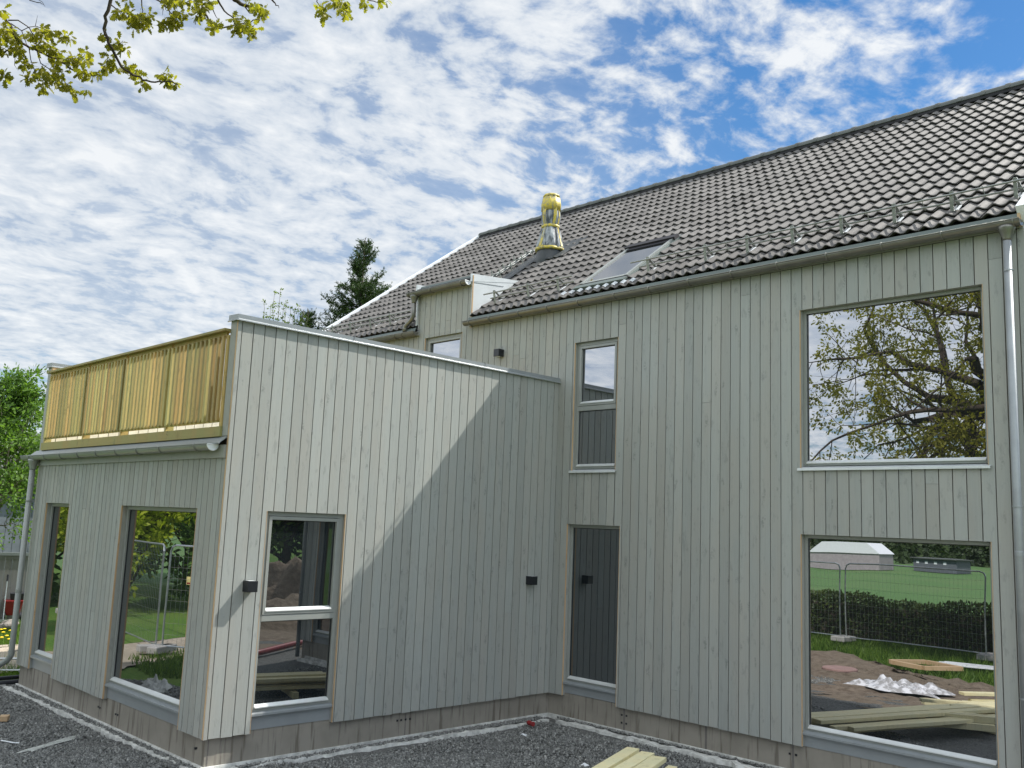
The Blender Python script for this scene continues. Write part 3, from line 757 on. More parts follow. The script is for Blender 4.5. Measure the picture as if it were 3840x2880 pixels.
# verges
def verge(xa, xb, nm):
    m = MB()
    for s0, s1 in ((-.02, SL+.04),):
        P_ = [rp(xa, s0, .085), rp(xb, s0, .085), rp(xb, s1, .085), rp(xa, s1, .085)]; Q_ = [rp(xa, s0, -.10), rp(xb, s0, -.10), rp(xb, s1, -.10), rp(xa, s1, -.10)]
        m.poly(P_); m.poly(Q_[::-1])
        for j in range(4): m.poly([P_[j], Q_[j], Q_[(j+1) % 4], P_[(j+1) % 4]])
    m.build(nm, M_white, roof)
verge(XL-.09, XL+.02, 'verge_board'); verge(XR-.02, XR+.07, 'verge_board')
# dormer
dm = MB()
def polyprism(mb, pts, x0, x1):
    mb.prism(pts, 'x', x0, x1)
s_at = lambda y: (y-E0[0])/cs
zr = lambda y: E0[1]+(y-E0[0])*math.tan(PT)
polyprism(dm, [(-.03, zr(-.03)+.01), (-.03, 6.47), (1.05, 6.60)], -2.052, -2.046)
ck = dm.build('dormer_cheek', M_flashlt, house)
dm = MB(); polyprism(dm, [(-.045, 6.37), (.70, 6.445), (.70, 6.452), (-.045, 6.378)], -2.046, -2.041); dm.build('sheet_seam', M_flash, ck)
dm = MB(); polyprism(dm, [(-.048, 6.385), (-.048, 6.52), (1.08, 6.632), (1.08, 6.59)], -2.075, -2.042); dm.build('cheek_cap', M_flashlt, ck)
dm = MB(); polyprism(dm, [(-.004, 5.60), (-.022, 5.60), (-.022, 6.5), (-.004, 6.5)], -2.055, -2.032); dm.build('raw_corner_edge', M_raw, ck)
dm = MB(); polyprism(dm, [(-.03, zr(-.03)+.01), (-.03, 6.47), (1.05, 6.60)], -3.52, -3.495); polyprism(dm, [(-.048, 6.42), (-.048, 6.55), (1.08, 6.66), (1.08, 6.59)], -3.535, -3.50); dm.build('dormer_cheek', M_flashlt, house)
dm = MB(); polyprism(dm, [(-.05, 6.43), (-.05, 6.46), (1.05, 6.585), (1.05, 6.55)], -3.50, -2.07); dm.build('dormer_roof', M_rubber, house)
dm = MB(); dm.box(-3.49, -2.06, .03, 1.0, 5.6, 6.42); dm.build('dormer_body', M_dark, house)
# snow guards
def snowguard(xs_, x0, x1, s, nm='snow_guard'):
    g = MB()
    for h in (.185, .095):
        g.tube([rp(x0+(.12 if h < .1 else 0), s+.015, h+.02), rp(x1, s+.015, h+.02)], .0125, 8)
    o_ = g.build(nm, M_galvd, house)
    for x in xs_:
        b = MB()
        def plate(p, q, wd=.020, th=.006):
            p, q = Vector(p), Vector(q); c = (p+q)/2; a = (q-p)/2
            u = Vector((1, 0, 0)); n = a.cross(u).normalized()
            b.obox(c, u*wd*1.0, n*th, a)
        plate(rp(x-.012, s-.055, .015), rp(x, s+.035, .235)); plate(rp(x+.02, s+.12, .03), rp(x, s+.035, .235))
        plate(rp(x, s-.06, .03), rp(x, s+.22, .03)); b.build('bracket', M_galvd, o_)
        b = MB(); plate(rp(x+.02, s-.05, .045), rp(x+.02, s+.08, .045)) if False else b.obox(rp(x+.045, s+.01, .04), (.014, 0, 0), (0, cs*.07, sn*.07), (0, -sn*.004, cs*.004)); b.build('clip', M_white, o_)
    for xa, xb in zip(xs_, xs_[1:]):
        if xb-xa > .5:
            b = MB(); xm = (xa+xb)/2; b.tube([rp(xm, s+.015, .23), rp(xm+.01, s+.015, .08)], .005, 6); b.build('tie', M_galvd, o_)
    return o_
M_galvd = simple('dull_galvanised_steel', (.27, .28, .27), .42, .55, .15, 12)
snowguard([1.47, 2.44, 3.09, 3.74, 4.39, 5.04, 5.69, 6.35], 1.17, 6.50, .46)
snowguard([-1.70, -.92, -.26], -1.95, .05, .43)
snowguard([-6.75, -6.45+.0, -5.82, -5.16, -4.54], -7.55, -3.53, .40)
# steps beside the flue
lad = MB()
for dx in (-.05, .07): lad.tube([rp(-3.02+dx, 1.85, .10), rp(-3.02+dx, 3.15, .10)], .014, 8)
lo = lad.build('roof_ladder', M_galvd, house)
for s in (1.95, 2.3, 2.65, 3.0):
    b = MB(); b.tube([rp(-3.16, s, .11), rp(-2.84, s, .11)], .013, 6); b.tube([rp(-3.1, s-.06, .02), rp(-3.1, s, .20)], .012, 6); b.tube([rp(-2.9, s-.06, .02), rp(-2.9, s, .20)], .012, 6); b.build('step', M_galvd, lo)
# flue flashing and flue
fl = MB()
n = 26
for j in range(n):
    for i in range(16):
        def pt(i_, j_):
            x = -2.80+i_*.065; s = 1.45+j_*.075; ww = .012*math.cos(4*math.pi*(x-CREST)/TW)
            sx = .0 if s > 2.25 else -.0
            return rp(x+(s-2.6)*-.05, s, .046+ww)
        if j < 13 and i > 4: continue
        fl.poly([pt(i, j), pt(i+1, j), pt(i+1, j+1), pt(i, j+1)])
fl.build('flue_flashing', M_rubber, roof, smooth=True)
FC = (-2.30, 2.10, 7.30)
flue = bpy.data.objects.new('flue', None); C.collection.objects.link(flue); flue.parent = house; flue.location = (FC[0], FC[1], FC[2]-GZ)
m = MB(); m.lathe(FC, [(.30, -.30), (.265, .0), (.245, .14), (.225, .30)], 28); m.build('flue_cone', M_rubber, flue, smooth=True)
m = MB(); m.lathe(FC, [(.13, .20), (.13, 1.20), (.05, 1.22)], 20); m.build('flue_pipe', M_rubber, flue, smooth=True)
def wob(a, z): return .045*math.sin(a*9+z*4)+.03*math.sin(a*17-z*7)+.03*math.sin(a*4+z*9)
prof = [(.262, .16), (.262, .22), (.235, .33), (.20, .46), (.165, .58), (.150, .64), (.168, .72), (.185, .82), (.172, .93), (.15, 1.02), (.150, 1.10), (.148, 1.20), (.14, 1.245), (.11, 1.27)]
m = MB(); m.lathe(FC, prof, 72, wob=wob); m.build('plastic_wrap', M_wrap, flue, smooth=True)
def band(z0, z1, r0, r1, nm='tape_band'):
    m = MB(); m.lathe(FC, [(r0, z0), (r0+.004, (z0+z1)/2), (r1, z1)], 60, wob=lambda a, z: .03*math.sin(a*9+z*4)+.02*math.sin(a*5)); m.build(nm, M_yellow, flue, smooth=True)
band(.15, .205, .277, .270); band(.60, .655, .166, .166); band(.93, 1.19, .180, .163); band(1.21, 1.262, .155, .140)
def vstrip(a0, z0, z1, wd, dw=0):
    m = MB(); n = 22
    def rad(z):
        for (ra, za), (rb, zb) in zip(prof, prof[1:]):
            if za <= z <= zb: return ra+(rb-ra)*(z-za)/(zb-za)
        return prof[-1][0]
    for k in range(n):
        q = []
        for kk, sgn in ((k, -1), (k, 1), (k+1, 1), (k+1, -1)):
            z = z0+(z1-z0)*kk/n; a = a0+sgn*wd/rad(z)+dw*kk/n; r_ = rad(z)*(1+wob(a, z))+.010; q.append((FC[0]+r_*math.cos(a), FC[1]+r_*math.sin(a), FC[2]+z))
        m.poly(q)
    m.build('tape_strip', M_yellow, flue, smooth=True)
av = math.atan2(CAMP.y-FC[1], CAMP.x-FC[0])
vstrip(av-.75, .12, 1.24, .034, .0); vstrip(av+.35, .62, 1.24, .024, .2); vstrip(av+.9, .15, .95, .02, .1); vstrip(av-.15, 1.0, 1.25, .03, .1); vstrip(av-.55, .02, .22, .02)
m = MB(); zt = MB()
M_apron = simple('pale_pleated_lead', (.50, .52, .54), .5, 0, .2, 30)
# skylight
sk = bpy.data.objects.new('skylight', None); C.collection.objects.link(sk); sk.parent = house; sk.location = Vector(rp(.66, 1.1, 0))-Vector((0, 0, GZ))
def sbox(mb, x0, x1, s0, s1, h0, h1, r=.5):
    P_ = [rp(x0, s0, h0), rp(x1, s0, h0), rp(x1, s1, h0), rp(x0, s1, h0), rp(x0, s0, h1), rp(x1, s0, h1), rp(x1, s1, h1), rp(x0, s1, h1)]
    i = len(mb.v); mb.v += P_
    mb.f += [(i, i+3, i+2, i+1), (i+4, i+5, i+6, i+7), (i, i+1, i+5, i+4), (i+1, i+2, i+6, i+5), (i+2, i+3, i+7, i+6), (i+3, i, i+4, i+7)]; mb.r += [r]*6
S0, S1 = .36, 1.76; X0, X1 = .20, 1.12
M_hood = simple('dark_hood_metal', (.018, .017, .022), .6, 0, .1, 4, .3)
m = MB(); sbox(m, X0, X0+.055, S0, S1, .0, .08); sbox(m, X1-.055, X1, S0, S1, .0, .08); sbox(m, X0+.055, X1-.055, S0, S0+.06, .0, .075); m.build('skylight_frame', M_frame, sk)
m = MB(); sbox(m, X0-.03, X1+.03, S1-.02, S1+.12, .0, .105); sbox(m, X0+.056, X1-.056, S1-.11, S1-.0195, .05, .078); m.build('skylight_hood', M_hood, sk)
m = MB(); sbox(m, X0-.02, X1+.02, S0-.05, S0-.001, .0, .07); m.build('lower_frame_cover', M_hood, sk)
m = MB(); sbox(m, X0+.056, X1-.056, S0+.061, S1-.112, .04, .060); m.build('pane', M_glass, sk)
m = MB(); sbox(m, X0-.055, X0-.001, S0-.02, S1+.1, .0, .05); sbox(m, X1+.001, X1+.055, S0-.02, S1+.1, .0, .05); sbox(m, X0-.055, X1+.055, S1+.121, S1+.2, 0, .05); sbox(m, X0-.03, X1+.03, S0-.16, S0-.051, .0, .075); m.build('skylight_flashing', M_eave, sk)
m = MB()
for i in range(9):
    xc = CREST+TW/2*math.ceil((X0-.2-CREST)/(TW/2))+i*TW/2
    if xc > X1+.25: break
    m = MB()
    for k in range(3):
        pts = []
        for j in range(7):
            a = (j-3)/3; x = xc+a*.045; pts.append((x, .0205*math.cos(4*math.pi*(x-CREST)/TW)))
        for j in range(6):
            s0, s1 = .085+k*.034, .085+k*.034+.026
            m.poly([rp(pts[j][0], s0, pts[j][1]+.042), rp(pts[j+1][0], s0, pts[j+1][1]+.042), rp(pts[j+1][0], s1, pts[j+1][1]+.049), rp(pts[j][0], s1, pts[j][1]+.049)])
    m.build('pleated_apron', M_apron, sk)

# ------------------------------------------------------------ wall lamps
def lamp(x, y, z, face, label):
    t_ = thing('wall_lamp', label, 'wall lamp', (x, y, z), 'black cube wall lamps on the house')
    h = .06; m = MB()
    if face == 'x':
        c = [(.002, .118), (-h, h), (-h, h)]
    else: c = [(-h, h), (-.118, -.002), (-h, h)]
    (a, b), (e, f), (g, i) = c
    m.box(x+a, x+b, y+e, y+f, z+g, z+i); m.build('lamp_body', M_black, t_, bevel=.003)
    l = MB(); l.box(x+a+.02, x+b-.02, y+e+.02, y+f-.02, z+i-.004, z+i+.0015); l.box(x+a+.02, x+b-.02, y+e+.02, y+f-.02, z+g-.0015, z+g+.004); l.build('lens', M_lens, t_)
    return t_
lamp(0, -4.915, 1.578, 'x', 'black cube wall lamp beside the narrow two-part window, its long shadow on sunlit boards')
lamp(0, -.50, 1.588, 'x', 'black cube wall lamp on the shaded side wall near the inner corner')
lamp(-1.29, 0, 5.075, 'y', 'black cube wall lamp high on the facade above the terrace parapet')

# ------------------------------------------------------------ leaves
def leaf_oak():
    # lobed outline, length 1 along +y
    pts = [(0, 0), (.10, .10), (.08, .2), (.24, .32), (.14, .42), (.34, .58), (.18, .66), (.26, .84), (.08, .88), (0, 1)]
    return np.array(pts+[(-x, y) for x, y in reversed(pts[1:-1])])
def leaf_simple(): return np.array([(0, 0), (.22, .3), (.26, .6), (0, 1), (-.26, .6), (-.22, .3)], float)
def leaf_diamond(): return np.array([(0, 0), (.3, .5), (0, 1), (-.3, .5)], float)
def leaves(shape, pos, dirs, size, seed, roll_=None, fold=.25):
    """one polygon per leaf: base at pos, pointing along dirs"""
    rg = np.random.default_rng(seed); n = len(pos); d = dirs/np.linalg.norm(dirs, axis=1)[:, None]
    r_ = rg.normal(size=(n, 3)); a = np.cross(d, r_); a /= np.linalg.norm(a, axis=1)[:, None]; nn = np.cross(a, d)
    sx = shape[:, 0]; sy = shape[:, 1]
    V = pos[:, None]+size[:, None, None]*(a[:, None]*sx[None, :, None]+d[:, None]*sy[None, :, None]+nn[:, None]*(fold*(sx**2*2-sy**2*.35))[None, :, None])
    k = len(shape); F = np.arange(n*k).reshape(n, k); return V.reshape(-1, 3), F
class Tree:
    def __init__(s, seed, stop=None): s.stop = stop; s.rl = random.Random(seed); s.mb = MB(); s.tips = []
    def branch(s, p, d, L, r, depth, maxd, up_=.1, spread=.6, kids=3, droop=0., wig=.18, ratio=.66, side=0.3):
        rl = s.rl; n = max(3, int(L/.35)) if depth < 3 else 4; pts = [Vector(p)]; d = Vector(d).normalized()
        cut = False
        for k in range(n):
            if s.stop and s.stop(pts[-1]+d*(L/n)*1.3): cut = True; break
            d = (d+Vector((rl.gauss(0, wig), rl.gauss(0, wig), rl.gauss(0, wig)+up_*.3-droop*.3))).normalized(); pts.append(pts[-1]+d*(L/n))
        n = len(pts)-1
        if n < 1: return
        if n < 2: pts.append(pts[-1]+d*.05); n = 2
        r1 = r*(.10 if cut else .55 if depth < maxd else .35)
        s.mb.tube(pts, [r+(r1-r)*k/n for k in range(n+1)], 9 if depth == 0 else (6 if depth < 3 else 4), rl.random(), caps=False)
        if depth >= maxd: s.tips.append((pts[-1], d)); s.tips.append((pts[-2], d)); return
        if depth >= maxd-1: s.tips.append((pts[-1], d))
        for k in range(kids):
            f = 1.0 if k == 0 else rl.uniform(side, .98); i = min(n, max(1, int(f*n)))
            ax = Vector((rl.gauss(0, 1), rl.gauss(0, 1), rl.gauss(0, 1))); ax = (ax-d*ax.dot(d)).normalized()
            nd = (d*(1-spread*(.4 if k == 0 else 1))+ax*spread).normalized()
            s.branch(pts[i], nd, L*ratio*rl.uniform(.8, 1.15), (r+(r1-r)*i/n)*(.8 if k == 0 else .6), depth+1, maxd, up_, spread, kids, droop, wig, ratio, side)
def tip_leaves(tips, per, size, seed, spread=.12, out_=1.0, down=.4):
    rg = np.random.default_rng(seed); P = np.array([t_[0] for t_ in tips]); Dn = np.array([t_[1] for t_ in tips])
    P = np.repeat(P, per, 0); Dn = np.repeat(Dn, per, 0); n = len(P)
    rd = rg.normal(size=(n, 3)); rd /= np.linalg.norm(rd, axis=1)[:, None]
    d = Dn*out_*.5+rd; d[:, 2] -= down
    return P+rd*spread*rg.uniform(0, 1, (n, 1)), d, size*rg.uniform(.6, 1.25, n)
def crown(name, parent, shape, tips, per, size, seed, material, spread=.12, down=.4, clump=True, **kw):
    P, d, s_ = tip_leaves(tips, per, size, seed, spread, 1., down)
    V, F = leaves(shape, P, d, s_, seed+1)
    rg = np.random.default_rng(seed+2); rv = np.clip(np.repeat(rg.uniform(.05, .95, len(tips)), per)*.6+rg.uniform(0, .4, len(P)), 0, 1)
    return npmesh(name, V, F, rv, material, parent, **kw)

# the big oak whose lowest twigs hang into the top left of the photo
oak = thing('oak_tree', 'big oak with fresh yellow-green leaves, its twigs hanging into the sky at top left', 'tree', (3.7, -13.4, GZ))
def oak_limit(p):
    # the crown keeps clear of the house and of the open yard in front of it, and stays above head height
    q = p-CAMP; z = q.dot(fw); 
    if p.z < 3.25 or p.y > -3.2: return True
    if z <= .2: return q.length < .9
    x, y = q.dot(rt2)/z*FPX, -q.dot(up2)/z*FPX
    return x > -2450 and x < 2450 and y > -1950
tr = Tree(4, oak_limit); tk = tr.mb
base = Vector((3.7, -13.4, GZ))
tk.tube([base+Vector(q) for q in ((0, 0, -.1), (0, .02, .5), (-.05, .1, 1.8), (-.1, .15, 3.4), (-.15, .25, 4.8), (-.2, .4, 6.6), (-.1, .5, 8.6))], [.62, .46, .40, .36, .30, .22, .12], 16, .5)
limbs = [((-.1, .15, 3.6), (-1, .75, .30), 3.6, .25), ((-.1, .15, 3.9), (-.45, 1, .30), 3.6, .24), ((-.12, .2, 4.4), (-1, 1.0, .36), 3.7, .23), ((-.15, .25, 5.0), (-.25, 1, .42), 3.3, .21),
         ((-.1, .2, 5.3), (-1, .35, .45), 3.4, .18), ((-.2, .4, 6.0), (-.7, .8, .6), 3.0, .17), ((-.2, .4, 6.4), (.5, .8, .6), 2.8, .15), ((-.1, .5, 8.0), (-.2, .3, 1), 2.2, .09), ((-.2, .4, 5.6), (-.8, 1.0, .25), 3.4, .18),
         ((-.1, .15, 4.2), (1, .3, .4), 3.2, .17), ((-.1, .15, 4.9), (.3, -1, .5), 3.2, .16), ((-.1, .15, 3.9), (-.7, -.8, .4), 3.2, .17), ((-.1, .15, 4.1), (-1, .25, .25), 3.4, .19)]
for o_, dr, L, r_ in limbs: tr.branch(base+Vector(o_), dr, L, r_, 0 if r_ > .15 else 1, 4 if r_ > .15 else 5, .08, .62, 3, .05, .15, .72, .25)
# twigs seen directly, hanging at their own distance of about seven metres
Z5 = 1500/2212
def at(x, y, dist): return CAMP+ray(x*Z5, y*Z5)*dist
paths = [
 (6.9, .016, [(-60, 30), (0, 85), (55, 135), (75, 190), (110, 235), (160, 262), (215, 285), (290, 320), (350, 350), (400, 385), (460, 410), (540, 400), (610, 370)]),
 (6.85, .009, [(45, 112), (100, 112), (150, 145), (185, 190), (230, 260), (300, 300)]), (6.95, .008, [(60, 130), (120, 170), (140, 225), (165, 265)]),
 (6.8, .007, [(160, 262), (170, 330), (195, 400), (212, 455), (230, 490)]), (6.95, .007, [(205, 285), (225, 350), (300, 400), (345, 440), (410, 500), (425, 530)]),
 (6.8, .006, [(120, 170), (160, 150), (200, 145), (250, 165), (300, 190), (390, 210)]), (6.8, .004, [(195, 145), (208, 85)]), (6.9, .005, [(85, 300), (80, 360), (100, 390)]),
 (6.8, .006, [(340, 345), (400, 350), (470, 290)]), (6.9, .012, [(-60, 280), (10, 290), (50, 280), (90, 260)]), (6.9, .008, [(-60, 400), (10, 410), (40, 430)]),
 (6.3, .018, [(640, -80), (612, 0), (580, 90), (575, 160), (600, 240), (640, 310), (690, 385), (750, 420), (810, 445), (880, 450), (930, 450), (985, 468)]),
 (6.35, .008, [(612, 25), (650, 55), (720, 80), (790, 110)]), (6.5, .008, [(780, -50), (783, 0), (790, 60), (770, 110)]), (6.2, .006, [(575, 165), (590, 210)]), (6.3, .006, [(625, 290), (655, 250), (680, 225)]),
 (6.6, .010, [(850, -60), (905, 20), (940, 70), (975, 100), (990, 140)]), (6.6, .006, [(905, 20), (898, 85)]), (6.6, .010, [(850, -10), (905, 18), (960, 40), (1030, 15), (1060, -30)]),
 (6.5, .012, [(1090, -80), (1110, 0), (1130, 70), (1170, 130), (1215, 155), (1270, 145), (1330, 130), (1400, 110), (1460, 105)]), (6.5, .011, [(1190, -60), (1205, 0), (1240, 60), (1290, 100), (1330, 130), (1370, 175)]),
 (6.6, .009, [(1140, -40), (1152, 0), (1180, 60), (1205, 105)]), (6.5, .034, [(1180, -90), (1240, -45), (1300, 0), (1345, 28), (1415, 48)]), (6.6, .010, [(1350, 30), (1380, 72), (1420, 78)]),
 (6.7, .011, [(1480, -40), (1505, 0), (1525, 25), (1543, 46)]), (6.6, .007, [(1745, -40), (1752, 10), (1770, 45)]), (6.6, .009, [(1790, -50), (1830, 0), (1870, 40), (1900, 70)]), (6.6, .008, [(1990, -40), (2035, 0), (2080, 12), (2145, 8)]),
 (6.7, .006, [(150, -30), (165, 2), (225, 15), (250, 36)]), (6.7, .004, [(200, -10), (235, 12), (248, 35)])]
anchor = [base+Vector(q) for q in ((-1.2, 3.3, 5.0), (-.6, 3.6, 5.6), (.6, 3.6, 6.2), (-2.4, 2.2, 4.8))]
for dist, r_, pp in paths:
    r_ = r_*.5
    P = [at(x, y, dist+rnd.uniform(-.05, .05)) for x, y in pp]
    if pp[0][0] < 0 or pp[0][1] < -20:
        a = min(anchor, key=lambda q: (q-P[0]).length); m1 = a.lerp(P[0], .5)+Vector((0, 0, .35))
        P = [a, m1]+P; rad = [r_*5, r_*2.6]+[r_*(1.35-.95*k/(len(pp)-1)) for k in range(len(pp))]
    else: rad = [r_*(1-.6*k/(len(pp)-1)) for k in range(len(pp))]
    Q = []; RQ = []
    for k in range(len(P)-1):
        for j in range(3 if k > 1 else 1):
            f = j/3; q = P[k].lerp(P[k+1], f); Q.append(q+(Vector([rnd.gauss(0, .0035) for _ in range(3)]) if j else Vector((0, 0, 0)))); RQ.append(rad[k]+(rad[k+1]-rad[k])*f)
    Q.append(P[-1]); RQ.append(rad[-1]*.7)
    tk.tube(Q, [q*1.0 for q in RQ], 6, .4, caps=True)
tk.build('trunk', M_bark, oak, smooth=True)
clus = [(8, 60, 25), (15, 170, 45), (50, 170, 30), (10, 290, 30), (15, 410, 35), (0, 230, 35), (80, 260, 32), (110, 300, 40), (130, 350, 38), (150, 435, 28), (235, 180, 30), (280, 190, 25), (385, 212, 26), (345, 215, 20), (240, 220, 36), (200, 250, 38), (260, 260, 38), (330, 300, 32),
 (300, 350, 36), (380, 340, 36), (430, 340, 32), (470, 290, 20), (470, 360, 32), (440, 400, 30), (500, 420, 36), (540, 410, 22), (585, 375, 26), (220, 400, 30), (240, 490, 38), (270, 430, 26), (310, 460, 26), (360, 470, 26), (420, 520, 22), (480, 510, 20), (400, 490, 20), (340, 410, 26), (160, 200, 26), (100, 210, 26),
 (578, 200, 24), (655, 250, 38), (690, 270, 28), (600, 330, 26), (632, 360, 18), (700, 385, 28), (740, 410, 30), (790, 465, 26), (910, 420, 30), (930, 455, 26), (970, 470, 26),
 (690, 85, 40), (750, 110, 52), (800, 140, 44), (735, 135, 40), (822, 90, 34), (650, 80, 22), (710, 5, 12), (940, 110, 36), (990, 95, 36), (980, 140, 30), (900, 130, 22), (920, 8, 24), (970, 8, 26), (1010, 5, 22), (1060, 25, 26), (1100, 62, 30), (1140, 45, 26), (1160, 15, 24), (1090, 95, 18), (1200, 145, 26), (1190, 165, 16),
 (1300, 130, 36), (1350, 150, 42), (1400, 165, 36), (1380, 195, 24), (1310, 165, 24), (1425, 45, 34), (1450, 85, 26), (1380, 8, 22), (1465, 60, 18), (1780, 60, 28), (1795, 95, 14), (1840, 18, 26), (1875, 65, 32), (1905, 25, 28), (1915, 85, 22), (1760, 30, 12), (2015, 20, 22), (2095, 15, 24), (2145, 8, 16)]
tips = []; rl = random.Random(9)
for x, y, r_ in clus:
    dist = 6.9 if x < 560 else 6.45
    for k in range(max(2, int(r_/6.0))):
        a, q = rl.uniform(0, 6.28), r_*math.sqrt(rl.random())*.72
        tips.append((at(x+q*math.cos(a), y+q*math.sin(a)-6, dist+rl.uniform(-.12, .12)), Vector((rl.gauss(0, .3), rl.gauss(0, .3), -.2))))
P, d, s_ = tip_leaves(tips, 5, .047, 50, .018, .5, .55)
V, F = leaves(leaf_oak(), P, d, s_, 51, fold=.35)
npmesh('hanging_leaves', V, F, np.clip(np.random.default_rng(3).beta(2, 2, len(F)), 0, 1), M_oak, oak)
# catkins
tips2 = rl.sample(tips, 60); cm = MB()
for p, _ in tips2:
    L = rl.uniform(.03, .06); cm.tube([p, p+Vector((rl.uniform(-.006, .006), rl.uniform(-.006, .006), -L))], .0022, 4)
cm.build('catkins', M_oak, oak, kind='stuff')
tr.tips = [q for q in tr.tips if not oak_limit(q[0]+Vector((0, 0, -.2)))]
print('oak tips', len(tr.tips))
crown('crown', oak, leaf_oak(), [q for q in tr.tips if rnd.random() < .80], 34, .085, 60, M_oak, .21, .5)

# rowan-like garden tree left of the wing
def bushy(name, label, cat, loc, h, seed, barkm, leafm, leafshape, lsize, per, limbs_, lean=(0, 0), r0=.1, spread=.5, sp=.18, group=None, maxd=3, h0=.25, Lr=.3, down=.2):
    o = thing(name, label, cat, loc, group); t_ = Tree(seed); b = Vector(loc); rl = t_.rl
    pts = [b+Vector((lean[0]*k/6+rl.gauss(0, .03), lean[1]*k/6+rl.gauss(0, .03), h*.92*k/6)) for k in range(7)]
    t_.mb.tube(pts, [r0*(1-.13*k) for k in range(7)], 10, .5)
    for k in range(limbs_):
        f = h0+(1-h0)*.97*(k+.5)/limbs_; a = k*2.4+rl.uniform(-.4, .4); i = min(5, int(f*6)); p = pts[i].lerp(pts[i+1], f*6-i)
        t_.branch(p, (math.cos(a), math.sin(a), .75+.8*f), h*Lr*(1.15-f*.75), r0*.45*(1.2-f), 1, maxd+1, .22, spread, 3, 0, .14, .62, .3)
    t_.mb.build('trunk', barkm, o, smooth=True)
    crown('crown', o, leafshape, t_.tips, per, lsize, seed+7, leafm, sp, down); return o
bushy('rowan_tree', 'bushy bright green garden tree beyond the left end of the wing', 'tree', (-12.9, -4.5, GZ), 5.0, 15, M_barkl, M_rowan, leaf_simple(), .09, 13, 26, (.25, .6), .10, .5, .22, maxd=3, h0=.22, Lr=.33)

# spruce behind the roof
def spruce(loc, h, seed, label, zmin=0., hw=.30, group=None, lean=0):
    o = thing('spruce_tree', label, 'tree', loc, group); rl = random.Random(seed); b = Vector(loc); tm = MB(); nm = MB()
    tm.tube([b, b+Vector((lean, 0, h*.5)), b+Vector((lean*1.2, 0, h))], [h*.014, h*.009, .012], 8)
    segs = []
    z = h-.35
    segs.append((b+Vector((lean*1.2, 0, h-.35)), b+Vector((lean*1.2, 0, h)), .022))
    while z > zmin:
        fz = h-z; n = 5 if fz < 1.5 else 8; L0 = min(.20+fz*hw, h*.19)
        for k in range(n):
            a = rl.uniform(0, 6.28); L = L0*rl.uniform(.6, 1.15); el = R(52 if fz < 1.5 else 30)-R(3)*min(fz, 9); 
            p = b+Vector((lean*(z/h)*1.2, 0, z)); d = Vector((math.cos(a)*math.cos(el), math.sin(a)*math.cos(el), math.sin(el))); pts = [p]; m_ = max(3, int(L/.16))
            for j in range(m_): d = (d+Vector((0, 0, .10 if j > m_*.4 else -.04))).normalized(); pts.append(pts[-1]+d*L/m_)
            tm.tube(pts, [.014+.01*L]+[.008]*m_, 4, caps=False)
            for j in range(m_):
                segs.append((pts[j] if j else pts[0].lerp(pts[1], .5), pts[j+1], .026))
                if fz > 14: continue
                for sgn in (-1, 1, 0):
                    q = pts[j].lerp(pts[j+1], rl.random()); side_ = d.cross(Vector((0, 0, 1))).normalized()*sgn
                    ll = (L*(1-j/m_)*.42+.10)*rl.uniform(.6, 1.1); dd = (d*.75+side_*.8+Vector((0, 0, .35 if sgn else .75 if rl.random() < .4 else -.5))).normalized()
                    e = q+dd*ll; segs.append((q, e, .024))
                    if ll > .18:
                        for _ in range(int(ll/.12)):
                            q2 = q.lerp(e, rl.uniform(.2, .95)); d2 = (dd*.6+Vector((rl.gauss(0, .5), rl.gauss(0, .5), rl.gauss(.15, .4)))).normalized(); segs.append((q2, q2+d2*rl.uniform(.08, .16), .022))
        z -= .22 if fz < 6 else .42
    # needles: short blades round every shoot
    rg = np.random.default_rng(seed); P = []; Dn = []; 
    A = np.array([s_[0] for s_ in segs]); B = np.array([s_[1] for s_ in segs]); L = np.linalg.norm(B-A, axis=1)
    per = np.maximum(5, (L/.012).astype(int)); per = np.minimum(per, 18)
    ix = np.repeat(np.arange(len(A)), per); f = rg.random(len(ix))[:, None]
    P = A[ix]*(1-f)+B[ix]*f; ax = (B-A)[ix]/L[ix][:, None]; rd = rg.normal(size=P.shape); d = ax*.7+rd*.55
    V, F = leaves(np.array([(0, 0), (.16, .45), (0, 1), (-.16, .45)]), P, d, rg.uniform(.05, .08, len(P)), seed+1, fold=0)
    rv = np.clip(rg.uniform(0, .8, len(A))[ix]*.6+rg.uniform(0, .4, len(P)), 0, 1)
    tm.build('trunk', M_bark, o, smooth=True); npmesh('crown', V, F, rv, M_spruce, o); return o
spruce((-14.6, 6.45, GZ), 11.5, 3, 'dark spruce with bristly upward shoots rising behind the left roof verge', 6.8, .40)
spruce((-15.9, 5.35, GZ), 9.15, 8, 'small spruce tip showing low beside the left end of the roof', 7.2, .34)

